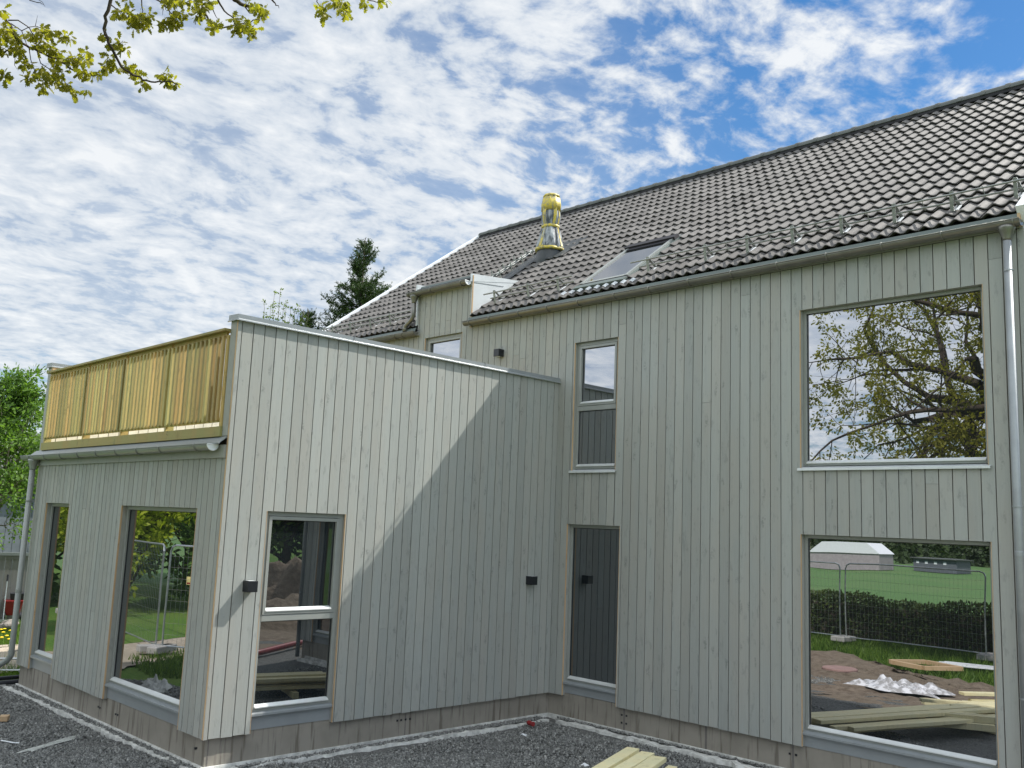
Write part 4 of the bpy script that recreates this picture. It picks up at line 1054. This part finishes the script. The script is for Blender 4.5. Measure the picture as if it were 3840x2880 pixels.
def shoots(loc, label, spec, seed):
    o = thing('young_tree', label, 'tree', loc); rl = random.Random(seed); b = Vector(loc); m = MB(); tips = []
    m.tube([b, b+Vector((0, 0, 4)), b+Vector((.02, 0, 6.6))], [.09, .06, .035], 8)
    for (x, y, zt) in spec:
        e = Vector((x, y, zt)); s0 = b+Vector((0, 0, rl.uniform(4.6, 6.4))); mid_ = s0.lerp(e, .5)+Vector(((x-b.x)*.35, (y-b.y)*.35, -.1)); pts = []
        for k in range(13):
            u = k/12; pts.append(s0*(1-u)**2+mid_*2*u*(1-u)+e*u*u+Vector((rl.gauss(0, .012), rl.gauss(0, .012), 0)))
        m.tube(pts, [.018-.013*k/12 for k in range(13)], 5)
        for k in range(4, 13):
            for j in range(2): tips.append((pts[k-1].lerp(pts[k], rl.random())+Vector((rl.gauss(0, .02), rl.gauss(0, .02), 0)), Vector((rl.gauss(0, .5), rl.gauss(0, .5), .8))))
    m.build('trunk', M_barkl, o, smooth=True)
    crown('crown', o, leaf_simple(), tips, 7, .075, seed, M_birch, .05, -.3); return o
def pt3(x, y, dist): return CAMP+ray(940+x*.2532, 850+y*.2532)*dist
sp_ = [(440, 920), (355, 960), (195, 1080), (290, 1160), (540, 1105), (595, 1180), (490, 1130), (660, 1190), (720, 1160), (790, 1220), (860, 1260), (885, 1440), (240, 1300), (745, 1380), (620, 1330)]
SP = [pt3(x, y, 30+rnd.uniform(-.4, .4)) for x, y in sp_]
shoots((-15.85, 4.35, GZ), 'slender young tree with thin leafy shoots above the parapet left of the spruces', [tuple(q) for q in SP], 12)

# ------------------------------------------------------------ left background
fb = thing('board_fence', 'low weathered grey board fence with metal capping behind the garden, left', 'fence', (-15.0, -2.8, GZ))
fd = Vector((.25, .97, 0)).normalized(); fp = Vector((-15.35, -5.6, GZ)); m = MB()
for k in range(52):
    c = fp+fd*(k*.15+.075)+Vector((0, 0, .74)); m.obox(c, fd*.071, Vector((fd.y, -fd.x, 0))*.012, (0, 0, .74), rnd.random())
m.build('boards', M_greywood, fb)
m = MB(); c = fp+fd*3.9+Vector((0, 0, 1.50)); m.obox(c, fd*3.95, Vector((fd.y, -fd.x, 0))*.05, (0, 0, .035)); m.build('capping', M_flash, fb)
m = MB(); m.obox(fp+fd*3.9+Vector((0, 0, 1.42)), fd*3.93, Vector((fd.y, -fd.x, 0))*.03, (0, 0, .035)); m.build('rail', M_greywood, fb)
nh = thing('neighbouring_house', 'dark grey neighbouring house with a small window, glimpsed behind the garden tree', 'house', (-20, -3, GZ))
m = MB()
for k in range(40): m.box(-17.60, -17.57, -8+k*.2, -8+k*.2+.19, GZ, 2.9, rnd.random())
m.box(-24, -17.605, -8, 0, GZ, 2.9); m.build('wall', simple('dark_grey_wall_paint', (.13, .15, .17), .7), nh)
m = MB(); m.prism([(-17.3, 2.85), (-17.3, 2.95), (-20.8, 4.5), (-24.3, 2.95), (-24.3, 2.85), (-20.8, 4.4)], 'y', -8.3, .3); m.build('roof', M_ridge, nh)
for y in (-5.4, -4.0):
    m = MB(); 
    for a in ((y-.5, y-.44, .9, 2.0), (y+.44, y+.5, .9, 2.0), (y-.44, y+.44, .9, .96), (y-.44, y+.44, 1.94, 2.0)): m.box(-17.56, -17.52, a[0], a[1], a[2], a[3])
    wf = m.build('window', M_white, nh); m = MB(); m.box(-17.56, -17.54, y-.44, y+.44, .96, 1.94); m.build('pane', M_glassd, wf)
# wheelbarrow-like red garden cart with bin, and long tools leaning on the fence
Pm = lambda x, y, dist: CAMP+ray(x*.422, 1950+y*.422)*dist
ct = Pm(105, 850, 25.2)
cart = thing('garden_cart', 'red garden cart with a dark bin on top standing against the grey board fence', 'cart', (ct.x, ct.y, GZ)); b0 = Vector((ct.x, ct.y, GZ)); uu = fd; vv = Vector((fd.y, -fd.x, 0))
m = MB()
def tub(mb, c, w0, w1, d0, d1, z0, z1):
    i = len(mb.v)
    for (w_, d_, z) in ((w0, d0, z0), (w1, d1, z1)):
        for sx, sy in ((-1, -1), (1, -1), (1, 1), (-1, 1)): mb.v.append(tuple(c+uu*sx*w_+vv*sy*d_+Vector((0, 0, z))))
    mb.f += [(i, i+3, i+2, i+1), (i+4, i+5, i+6, i+7), (i, i+1, i+5, i+4), (i+1, i+2, i+6, i+5), (i+2, i+3, i+7, i+6), (i+3, i, i+4, i+7)]; mb.r += [.5]*6
tub(m, b0, .13, .20, .12, .2, .12, .46); m.build('tub', M_red, cart, bevel=.015)
m = MB(); tub(m, b0+uu*.10, .17, .19, .12, .14, .47, .62); m.build('bin', M_blackpl, cart, bevel=.01)
for s_ in (-1, 1):
    m = MB(); c = b0+uu*.17*s_+vv*.1+Vector((0, 0, .1)); m.tube([c-uu*.02, c+uu*.02], .1, 16); m.build('wheel', M_blackpl, cart)
m = MB(); m.tube([b0-uu*.15-vv*.1+Vector((0, 0, .3)), b0-uu*.2-vv*.28+Vector((0, 0, .75)), b0+uu*.1-vv*.28+Vector((0, 0, .75))], .014, 6); m.build('handle', M_galv, cart)
for xy, lab, grip in (((72, 485), 'thin pale garden tool leaning on the grey fence, dark tip', M_blackpl), ((166, 475), 'red-gripped garden tool leaning on the grey fence beside the downpipe', M_red)):
    tp = Pm(*xy, 24.9); bs = Vector((tp.x-vv.x*.0+vv.x*.15, tp.y+vv.y*.15, GZ))
    t_ = thing('garden_tool', lab, 'garden tool', tuple(bs), 'long-handled tools by the fence'); m = MB(); m.tube([bs, tp], .011, 6); m.build('shaft', M_galv if grip is M_blackpl else M_black, t_)
    m = MB(); e = tp-(tp-bs)*.14; m.tube([e, tp], .024, 8); m.build('grip', grip, t_)
    m = MB(); m.obox(bs+Vector((0, 0, .03)), uu*.12, vv*.012, (0, 0, .03)); m.build('head', M_galv, t_)
# garden stones
rs = random.Random(2)
spots = [(60, 930), (95, 945), (40, 955), (75, 965), (110, 925)]
for i, (x, y) in enumerate(spots):
    p = Pm(x, y, 1); dr = (p-CAMP); k = (GZ+.02-CAMP.z)/dr.z; p = CAMP+dr*k; m = MB()
    import bmesh
    bm = bmesh.new(); bmesh.ops.create_icosphere(bm, subdivisions=2, radius=1)
    for v_ in bm.verts: v_.co = Vector((v_.co.x*rs.uniform(.9, 1.1)*.17, v_.co.y*rs.uniform(.9, 1.1)*.13, v_.co.z*rs.uniform(.85, 1.1)*.085))
    me = bpy.data.meshes.new('garden_stone'); bm.to_mesh(me); bm.free()
    so = finish(me, 'garden_stone', M_stone); so.location = (p.x, p.y, GZ+.04+(i % 2)*.05)
    so['label'] = 'rough brown-grey stone of the low heap by the dandelions at far left'; so['category'] = 'stone'; so['group'] = 'stones heaped at the garden edge'
# grass blades and dandelions
gp = region(15000, [(-15.2, -5.6), (-8.9, -5.2), (-6.4, -5.4), (-6.1, -4.7), (-8.3, -3.4), (-15.2, -1.5)])
hole = (gp[:, 0] > -10.9) & (gp[:, 0] < -7.9) & (rg.random(len(gp)) < .93); gp = gp[~hole]
gd = np.column_stack([rg.normal(0, .35, len(gp)), rg.normal(0, .35, len(gp)), np.ones(len(gp))])
V, F = leaves(np.array([(-.035, 0), (.035, 0), (.02, .6), (0, 1)]), np.column_stack([gp, np.full(len(gp), GZ-.12)]), gd, rg.uniform(.10, .21, len(gp)), 5, fold=.5)
npmesh('grass', V, F, rg.random(len(F)), M_grassb, kind='stuff', label='bright green grass growing beyond the gravel by the wing')
# grass in the reflected lawn, sparser
gp = region(42000, [(-3.5, -10.3), (-6.2, -7.3), (-8.0, -7.6), (-9.2, -12), (-2, -17.0), (8, -17), (9, -9.6), (5, -10.6), (2.6, -9.8), (.4, -10.1), (-1.4, -11.8)])
gd = np.column_stack([rg.normal(0, .4, len(gp)), rg.normal(0, .4, len(gp)), np.ones(len(gp))])
V, F = leaves(np.array([(-.06, 0), (.06, 0), (.03, .6), (0, 1)]), np.column_stack([gp, np.full(len(gp), GZ-.12)]), gd, rg.uniform(.12, .24, len(gp)), 6, fold=.5)
npmesh('lawn_grass', V, F, rg.random(len(F)), M_grassb, kind='stuff', label='rough lawn grass in front of the hedge')
dn = [(5, 832), (8, 975), (40, 970), (92, 985), (28, 1000), (60, 1030), (15, 1045), (80, 1060)]
for i, (x, y) in enumerate(dn):
    dr = ray(x*.422, 1950+y*.422); k = (GZ+.10-CAMP.z)/dr.z; p = CAMP+dr*k
    m = MB(); m.tube([(0, 0, -.14), (.005, 0, 0)], .004, 5)
    so = m.build('dandelion', M_grassb); so.location = p; m = MB(); m.lathe((0, 0, 0), [(.010, -.008), (.034, .004), (.036, .012), (.012, .02)], 10); h_ = m.build('flower', M_dand); h_.parent = so
    so['label'] = 'yellow dandelion in the grass at the far left edge'; so['category'] = 'dandelion'; so['group'] = 'dandelions in the grass'
# black pipes and flat fence panels on the ground by the wing corner
def groundpt(x, y, z=GZ+.03, f=.422, ox=0, oy=1950):
    dr = ray(ox+x*f, oy+y*f); k = (z-CAMP.z)/dr.z; return CAMP+dr*k
for i, (ya, yb, lab) in enumerate(((1418, 1388, 'black drainage pipe lying in front, nearer the foam edge'), (1455, 1428, 'black drainage pipe nearest the gravel beside the wing corner'))):
    a, b = groundpt(-260, ya+8), groundpt(230, yb); t_ = MB(); mid_ = (a+b)/2+Vector((.02, .02, .0)); t_.tube([a, mid_, b], .032, 10)
    o_ = t_.build('drainage_pipe', M_blackpl); o_['label'] = lab.replace('lying in front, nearer the foam edge', 'lying farther from the gravel beside the wing corner'); o_['category'] = 'pipe'; o_['group'] = 'black pipes by the wing corner'
def fence_panel(p0, p1, label, group='temporary fence panels', h=2.0, flat=None, sign=None):
    """mesh panel between two ground points; flat gives a direction to lie down along"""
    p0, p1 = Vector(p0), Vector(p1); u = (p1-p0); W_ = u.length; u.normalize(); vz = Vector(flat).normalized() if flat else Vector((0, 0, 1))
    t_ = thing('fence_panel', label, 'fence panel', tuple(p0), group); P_ = lambda a, b: p0+u*a+vz*b
    m = MB(); c = .12; pts = [P_(0, 0), P_(0, h-c), P_(.035, h-.035), P_(c, h), P_(W_-c, h), P_(W_-.035, h-.035), P_(W_, h-c), P_(W_, 0)]; m.tube(pts, .019, 8); m.tube([P_(0, .12), P_(W_, .12)], .014, 6); m.build('frame', M_galv, t_)
    m = MB()
    n = int(W_/.10)
    for k in range(1, n): m.tube([P_(W_*k/n, .12), P_(W_*k/n, h)], .0022, 3, caps=False)
    for k in range(1, 9): m.tube([P_(0, .12+(h-.12)*k/9), P_(W_, .12+(h-.12)*k/9)], .0028, 3, caps=False)
    m.build('wire_mesh', M_galv, t_)
    if not flat:
        for e in (0, W_):
            m = MB(); q = p0+u*e; w2 = Vector((-u.y, u.x, 0)); m.obox(q+Vector((0, 0, .06)), w2*.32, u*.11, (0, 0, .065)); m.build('foot', simple('concrete_foot', (.35, .34, .32), .9), t_, bevel=.02)
    if sign:
        m = MB(); q = P_(sign, 1.35); wn = Vector((-u.y, u.x, 0)); sg = 1 if sign > 0 else -1; s1_ = m.obox(q-wn*.03, u*.16, wn*.004, (0, 0, .075)); so = m.build('warning_sign', M_sign, t_)
        m = MB(); m.obox(q-wn*.03-Vector((0, 0, .048)), u*.15, wn*.0055, (0, 0, .016)); m.build('sign_stripe', M_red, so)
    return t_
a, b = groundpt(-300, 1345), groundpt(176, 1345); fence_panel(a, b, 'wire mesh fence panel lying flat on the grass at the wing corner', h=1.2, flat=(-.9, .35, .02))
fence_panel((-2.25, -13.55, GZ), (1.27, -13.42, GZ), 'upright mesh fence panel before the hedge, mirrored in the big lower window')
fence_panel((-5.9, -13.45, GZ), (-2.42, -13.58, GZ), 'upright mesh fence panel before the hedge at the left of the big window mirror image')
fence_panel((1.45, -13.45, GZ), (4.95, -13.6, GZ), 'upright mesh fence panel behind the oak trunk')
fence_panel((-11.9, -8.75, GZ), (-8.32, -8.28, GZ), 'upright mesh fence panel by the sandy path, mirrored in the wing window', sign=None)
fence_panel((-8.16, -8.34, GZ), (-5.1, -10.1, GZ), 'upright mesh fence panel carrying a small yellow sign by the sandy path', sign=.55)
fence_panel((-15.5, -9.25, GZ), (-12.0, -8.8, GZ), 'upright mesh fence panel farthest along the sandy path')

# ------------------------------------------------------------ timber in front of the facade
def plank(p0, p1, w_, t_, zc, label, group, material=M_lum, tilt=0.):
    p0, p1 = Vector((p0[0], p0[1], zc if len(p0) < 3 else p0[2])), Vector((p1[0], p1[1], zc if len(p1) < 3 else p1[2]))
    u = (p1-p0).normalized(); s_ = Vector((-u.y, u.x, 0)).normalized(); n = u.cross(s_)
    if n.z < 0: n = -n
    s_ = s_*math.cos(tilt)+n*math.sin(tilt); n = u.cross(s_)
    m = MB(); m.obox((p0+p1)/2, u*((p1-p0).length/2), s_*w_/2, n*t_/2, rnd.random())
    o_ = m.build('plank', material, bevel=.003); o_['label'] = label; o_['category'] = 'plank'; o_['group'] = group; return o_
g_ = 'planks of the timber stack in front of the facade'
dx, dy = .335, -.942
def pk(x, y, z, L, w_, label, t_=.048, da=0.):
    a = math.atan2(dy, dx)+da; return plank((x, y), (x+math.cos(a)*L, y+math.sin(a)*L), w_, t_, z, label, g_)
pk(2.72, -1.52, -.07, 4.2, .145, 'leftmost top plank of the timber stack, its square end nearest the wing')
pk(2.865, -1.50, -.118, 4.1, .14, 'darker plank end peeping from between the two top left planks of the timber stack', da=.02)
pk(2.985, -1.60, -.055, 4.0, .15, 'greenish-ended top plank of the timber stack, second from the left', da=-.015)
pk(3.16, -1.63, -.062, 4.2, .16, 'wide top plank of the timber stack, third from the left')
pk(3.36, -1.66, -.115, 4.2, .10, 'narrow lower plank sticking out at the right of the timber stack')
pk(3.52, -1.85, -.118, 4.0, .13, 'lower plank set back at the far right of the timber stack')
pk(2.78, -1.62, -.19, 4.0, .14, 'bottom layer plank under the left side of the timber stack'); pk(3.0, -1.7, -.19, 4.0, .14, 'bottom layer plank under the middle of the timber stack'); pk(3.24, -1.68, -.19, 4.0, .14, 'bottom layer plank under the right side of the timber stack')
for i, (y, L) in enumerate(((-2.2, 1.3), (-4.6, 1.5))): plank((2.6+(-y-1.5)*.33, y-.1), (2.6+(-y-1.5)*.33+L, y+.32), .09, .09, GZ+.01, 'square bearer under the %s of the timber stack' % ('near-house end' if i == 0 else 'far end'), 'bearers under the timber stack')
g_ = 'loose boards heaped beyond the timber stack'
for i in range(9):
    a = rs.uniform(-.25, .2); x, y = 3.4+rs.uniform(-.5, .7), -4.4-rs.uniform(0, 1.6)
    plank((x, y, GZ+.06+.045*i*.6), (x+math.cos(-.75+a)*2.6, y+math.sin(-.75+a)*2.6, GZ+.06+.04*i*.6), rs.choice((.1, .12, .15)), .045, 0, 'loose sawn board of the untidy heap beyond the timber stack', g_)
for i in range(6):
    x, y = 3.55+.14*(i % 3), -3.6-.12*(i//3)
    plank((x, y, GZ+.12+.09*(i//3)), (x+.75, y-.42, GZ+.12+.09*(i//3)), .095, .09, 0, 'short green-treated offcut in the small pile mirrored in the big lower window', 'short treated offcuts', M_lum)
# wooden frame and white boards on the grass
fr_ = thing('wooden_frame', 'pale wooden rectangular frame lying on the grass, mirrored in the big lower window', 'frame', (.8, -10.3, GZ)); 
c4 = [Vector(q) for q in ((.40, -10.15, GZ+.06), (1.25, -9.85, GZ+.06), (1.75, -10.6, GZ+.06), (.85, -10.95, GZ+.06))]
for i in range(4):
    m = MB(); a, b = c4[i], c4[(i+1) % 4]; u = (b-a).normalized(); m.obox((a+b)/2, u*((b-a).length/2-(.0 if i % 2 else .05)), Vector((-u.y, u.x, 0))*.045, (0, 0, .045), rnd.random()); m.build('frame_member', M_raw, fr_, bevel=.004)
for i in range(4):
    plank((.9+.05*i, -11.0-.16*i, GZ+.05), (4.2, -12.0-.16*i+.1*i, GZ+.05), .14, .03, 0, 'long white board lying on the grass beside the wooden frame', 'white boards on the grass', M_white)
m = MB(); m.lathe((.15, -8.35, GZ-.02), [(.34, 0), (.34, .03), (.32, .045)], 28); o_ = m.build('manhole_cover', simple('pinkish_manhole_cover', (.32, .20, .18), .8)); o_['label'] = 'round pinkish manhole cover on the bare soil'; o_['category'] = 'manhole cover'
def crumple(name, c, sx, sy, h, seed, material, label, cat, n=26, rot=0.):
    rg_ = np.random.default_rng(seed); g = rg_.normal(size=(n, n)); k = np.array([.25, .5, .25])
    for _ in range(2): g = np.apply_along_axis(lambda q: np.convolve(q, k, 'same'), 0, g); g = np.apply_along_axis(lambda q: np.convolve(q, k, 'same'), 1, g)
    xx, yy = np.meshgrid(np.linspace(-1, 1, n), np.linspace(-1, 1, n)); e = np.clip(1.0-np.maximum(abs(xx), abs(yy))**3, 0, 1)
    wx = xx*sx*(1+.18*np.sin(yy*4+seed)); wy = yy*sy*(1+.25*np.sin(xx*5+seed*2))
    cr, sr = math.cos(rot), math.sin(rot); V = np.stack([c[0]+wx*cr-wy*sr, c[1]+wx*sr+wy*cr, c[2]+.004+np.abs(g)*h*e+h*.25*e], -1).reshape(-1, 3)
    ix = np.arange(n*n).reshape(n, n); F = np.stack([ix[:-1, :-1], ix[:-1, 1:], ix[1:, 1:], ix[1:, :-1]], -1).reshape(-1, 4)
    o_ = npmesh(name, V, F, rg_.random(len(F)), material); o_['label'] = label; o_['category'] = cat; return o_
crumple('plastic_sheet', (2.0, -6.9, GZ), .75, .4, .22, 4, M_sheet, 'crumpled clear plastic sheet on the bare soil', 'plastic sheet')
a_, b_ = groundpt(870, 1115, GZ-.03, .3617, 0, 2350), groundpt(240, 1300, GZ-.03, .3617, 0, 2350)
crumple('fabric_strip', ((a_.x+b_.x)/2, (a_.y+b_.y)/2, GZ-.035), (a_-b_).length/2, .055, .02, 6, M_cloth, 'dusty strip of white fabric half buried in the gravel before the wing', 'fabric strip', 30, math.atan2(a_.y-b_.y, a_.x-b_.x))
crumple('fabric_heap', (-4.85, -6.75, GZ-.02), .6, .2, .16, 7, M_cloth, 'pale fabric heap at the gravel edge mirrored in the wing window', 'fabric', 22, .4)
def small(name, pts_fn, material, label, cat):
    m = MB(); pts_fn(m); o_ = m.build(name, material, bevel=.004); o_['label'] = label; o_['category'] = cat; return o_
q = groundpt(42, 965, GZ-.02, .3617, 0, 2350); small('wood_block', lambda m: m.obox((q.x, q.y, GZ+.0), (.055, -.03, 0), (.025, .045, 0), (0, 0, .032), .4), M_raw, 'small offcut wood block on the gravel at the lower left edge', 'wood block')
q2 = groundpt(100, 1208, GZ-.02, .3617, 0, 2350); small('white_stick', lambda m: m.tube([q2+Vector((-.14, -.05, .01)), q2+Vector((.05, .02, .012)), q2+Vector((.10, .07, .012))], .009, 6), M_white, 'thin white plastic stick on the gravel below the wood block', 'plastic stick')
q3 = groundpt(80, 812, GZ-.02, .3617, 0, 2350); crumple('rubber_scrap', (q3.x, q3.y, GZ-.04), .18, .05, .02, 9, M_blackpl, 'black strip of rubber scrap on the gravel above the wood block', 'rubber scrap', 10, .5)
q4 = groundpt(1520, 1412, GZ, .6509, 1000, 1800)
def can(m):
    m.tube([q4+Vector((-.06, .01, .02)), q4+Vector((-.03, .005, .025)), q4+Vector((.02, 0, .018)), q4+Vector((.06, -.01, .024))], [.026, .034, .028, .032], 12, .5)
small('crushed_can', can, M_red, 'crushed red can on the gravel near the inner corner', 'can')
q5 = groundpt(1487, 1465, GZ-.02, .6509, 1000, 1800); crumple('paper_scrap', (q5.x, q5.y, GZ-.04), .05, .035, .04, 3, M_white, 'white paper scrap on the gravel in front of the crushed can', 'paper scrap', 8)
q6 = groundpt(170, 742, GZ-.02, .2486, 2150, 2680); crumple('paper_scrap', (q6.x, q6.y, GZ-.04), .04, .03, .03, 5, M_white, 'white paper scrap on the gravel left of the timber stack', 'paper scrap', 8)

# ------------------------------------------------------------ right side of the plot, mirrored in the side-wall window
rp_ = MB(); rp_.tube([(6.4, -1.3, GZ+.06), (7.0, -.5, GZ+.03), (7.5, .5, GZ+.06), (8.1, 1.6, GZ+.03), (9.5, 2.6, GZ+.02)], .055, 12); o_ = rp_.build('red_pipe', M_red, smooth=True); o_['label'] = 'red conduit pipe lying past the house corner, mirrored in the narrow window'; o_['category'] = 'pipe'
def mound(name, c, rx, ry, h, seed, material, label):
    rg_ = np.random.default_rng(seed); n = 60; xx, yy = np.meshgrid(np.linspace(-1, 1, n), np.linspace(-1, 1, n)); r2 = np.sqrt(xx**2+yy**2)
    g = rg_.normal(size=(n, n)); k = np.array([.25, .5, .25]); acc = 0
    for it in range(6):
        g = np.apply_along_axis(lambda q: np.convolve(q, k, 'same'), 0, g); g = np.apply_along_axis(lambda q: np.convolve(q, k, 'same'), 1, g); acc = acc+g*(1+it*.5)
    z = np.clip(1-r2**2, 0, 1)**.8*h*(1+.25*acc)-.02
    V = np.stack([c[0]+xx*rx, c[1]+yy*ry, GZ-.08+z], -1).reshape(-1, 3); ix = np.arange(n*n).reshape(n, n); F = np.stack([ix[:-1, :-1], ix[:-1, 1:], ix[1:, 1:], ix[1:, :-1]], -1).reshape(-1, 4)
    o_ = npmesh(name, V, F, rg_.random(len(F)), material, smooth=True); o_['label'] = label; o_['category'] = 'soil heap'; return o_
mound('soil_heap', (15, 4.5), 5.0, 6.5, .62, 5, M_soil, 'long heap of dug brown soil east of the house, mirrored in the narrow window')
patch('soil', [(6.8, -2.5), (7.2, 10), (12, 14), (22, 12), (22, -4), (10, -5)], M_soil, GZ-.055, 40, .03, 15, kind='structure')
M_dkleaf = leafmat('dark_tree_leaf', (.03, .06, .018), (.13, .19, .03), .35)
for i, (x, y, h, sd) in enumerate(((20.5, 8.2, 6.5, 71), (22, 12, 7.5, 72), (24.5, 16, 7, 73), (25, 9.5, 8, 74), (27, 4.5, 7, 75))):
    bushy('garden_tree', ['broadleaved tree right behind the soil heap, nearest of the row', 'tall broadleaved tree behind the far half of the soil heap', 'tree at the far end of the row beyond the soil heap', 'tallest tree standing in the second row beyond the soil heap', 'tree at the near-path end of the row beyond the soil heap'][i], 'tree', (x, y, GZ), h, sd, M_bark, M_dkleaf, leaf_simple(), .26, 13, 24, (0, 0), .16, .6, .5, 'trees beyond the soil heap', 3, .06, .36)

# ------------------------------------------------------------ what the windows mirror: hedge, field, tent, woods
def hedge(loc, x0, x1, y, h, wd, seed, label):
    o = thing('hedge', label, 'hedge', loc); rg_ = np.random.default_rng(seed); n = 26000
    X_ = rg_.uniform(x0, x1, n); th = .75+.25*np.sin(X_*1.7)+.10*np.sin(X_*5.3+1); Z_ = rg_.uniform(0, 1, n)**.8; Y_ = y+rg_.normal(0, wd*.38, n)*(1.1-.4*Z_)
    P_ = np.column_stack([X_, Y_, GZ+Z_*h*(.82+.24*th-.1)]); d_ = rg_.normal(size=(n, 3)); d_[:, 2] += .7
    V, F = leaves(leaf_simple(), P_, d_, rg_.uniform(.05, .12, n), seed); npmesh('foliage', V, F, np.clip(rg_.beta(1.5, 2.5, n)+.2*Z_, 0, 1), M_hedge, o)
    m = MB(); 
    for k in range(40): q = x0+(x1-x0)*(k+.5)/40; m.tube([(q, y, GZ), (q+rnd.uniform(-.1, .1), y+rnd.uniform(-.1, .1), GZ+h*.8)], .015, 4)
    m.box(x0, x1, y-.10, y+.10, GZ, GZ+h*.72); m.build('stems', M_bark, o)
hedge((-2, -14.6, GZ), -9, 2.9, -14.7, 1.25, .6, 31, 'dark clipped hedge between the lawn and the sports field')
hedge((8, -15.2, GZ), 4.4, 14, -15.2, 1.3, .6, 32, 'dark hedge continuing to the right of the oak trunk')
disc_sheet('sports_field', [(-90, -16), (60, -16), (80, -110), (-120, -110)], GZ-.112, groundmat('mown_field_grass', ((.08, .16, .05), (.10, .19, .065), (.13, .19, .075)), 3, .3), kind='structure')
tn = thing('marquee_tent', 'white marquee tent with pitched roof standing across the sports field', 'tent', (-30, -70, GZ)); m = MB()
m.prism([(-33.2, 1.0), (-26.8, 1.0), (-28.0, 1.95), (-32.0, 1.95)], 'y', -73, -70, caps=True); m.build('canopy', M_tent, tn)
m = MB(); m.box(-33.1, -26.9, -72.9, -70.1, GZ-.07, .99); m.build('side_wall', simple('tent_wall_canvas', (.34, .30, .31), .7), tn)
pv = thing('field_pavilion', 'low grey pavilion building beside the white tent across the field', 'building', (-23, -76, GZ)); m = MB(); m.box(-26.3, -22.5, -79, -76, GZ-.07, .75); m.build('wall', simple('pavilion_wall', (.11, .12, .14), .7), pv)
m = MB(); m.box(-26.5, -22.3, -79.3, -75.7, .75, .83); m.build('roof', M_ridge, pv)
for k in range(4): m = MB(); m.box(-26.0+k*.8, -25.75+k*.8, -75.99, -75.96, .30, .52); m.build('window', M_white, pv)
def forest(label, pts, seed, smin, smax, loc_name='forest'):
    rg_ = np.random.default_rng(seed); P_ = []; D_ = []; S_ = []; Rr = []
    for (x, y, z, h) in pts:
        n = 150; a = rg_.uniform(0, 6.28, n); t_ = rg_.random(n)**.8; rr2 = (1-t_*.85)*h*.26*np.sqrt(rg_.random(n))
        P_.append(np.column_stack([x+rr2*np.cos(a), y+rr2*np.sin(a), z+t_*h])); d_ = rg_.normal(size=(n, 3)); D_.append(d_); S_.append(rg_.uniform(smin, smax, n)*h/10); Rr.append(np.clip(rg_.uniform(0, .6)+rg_.uniform(0, .4, n), 0, 1))
    V, F = leaves(leaf_diamond(), np.vstack(P_), np.vstack(D_), np.concatenate(S_), seed); npmesh(loc_name, V, F, np.concatenate(Rr), M_forest, kind='stuff', label=label)
rf = np.random.default_rng(8); pts = []
for k in range(420): x = rf.uniform(-150, 110); y = -rf.uniform(96, 150); pts.append((x, y, GZ-1+max(0, (-y-100))*.015, rf.uniform(3.5, 5.5)))
forest('dense dark green wood beyond the far side of the sports field', pts, 9, .9, 2.2)
nx = 60; xx = np.linspace(-400, 400, nx); m = MB(); prev = None
V = []; ny = 12
for j in range(ny):
    for i in range(nx):
        f = j/(ny-1); x = xx[i]; V.append((x, -105-f*260, GZ-.3+f*(11+2.5*math.sin(x*.02+1)+1.2*math.sin(x*.05))))
ix = np.arange(nx*ny).reshape(ny, nx); F = np.stack([ix[:-1, :-1], ix[:-1, 1:], ix[1:, 1:], ix[1:, :-1]], -1).reshape(-1, 4)
npmesh('hills', np.array(V), F, np.full(len(F), .5), groundmat('wooded_hill', ((.018, .035, .016), (.045, .065, .028), (.03, .05, .02)), .35, 1., 2.), smooth=True, kind='structure')
# bright shrubs and trees across the path, mirrored in the wing windows
for i, (x, y, h, sd, mt) in enumerate(((-17, -11.0, 4.2, 81, M_yel), (-19.5, -14.2, 5.5, 82, M_yel), (-16.0, -13.8, 3.4, 83, M_rowan), (-22, -10.5, 6, 84, M_rowan), (-24, -17, 8, 85, M_rowan), (-27, -12, 7.5, 86, M_rowan))):
    bushy('garden_shrub', ['yellow-green shrub across the sandy path, front left in the wing window mirror', 'tall yellow-green bush behind the mesh fence', 'low dark green shrub behind the signed fence panel', 'mid-green tree at the left beyond the path', 'tall dark tree farthest behind the yellow-green bushes', 'dark tree behind the mid-green tree beyond the path'][i], 'shrub' if h < 5.6 else 'tree', (x, y, GZ), h, sd, M_bark, mt, leaf_simple(), .17 if h < 6 else .3, 13, 20, (0, 0), .1, .6, .3, 'shrubs and trees across the path', 3, .05, .36)
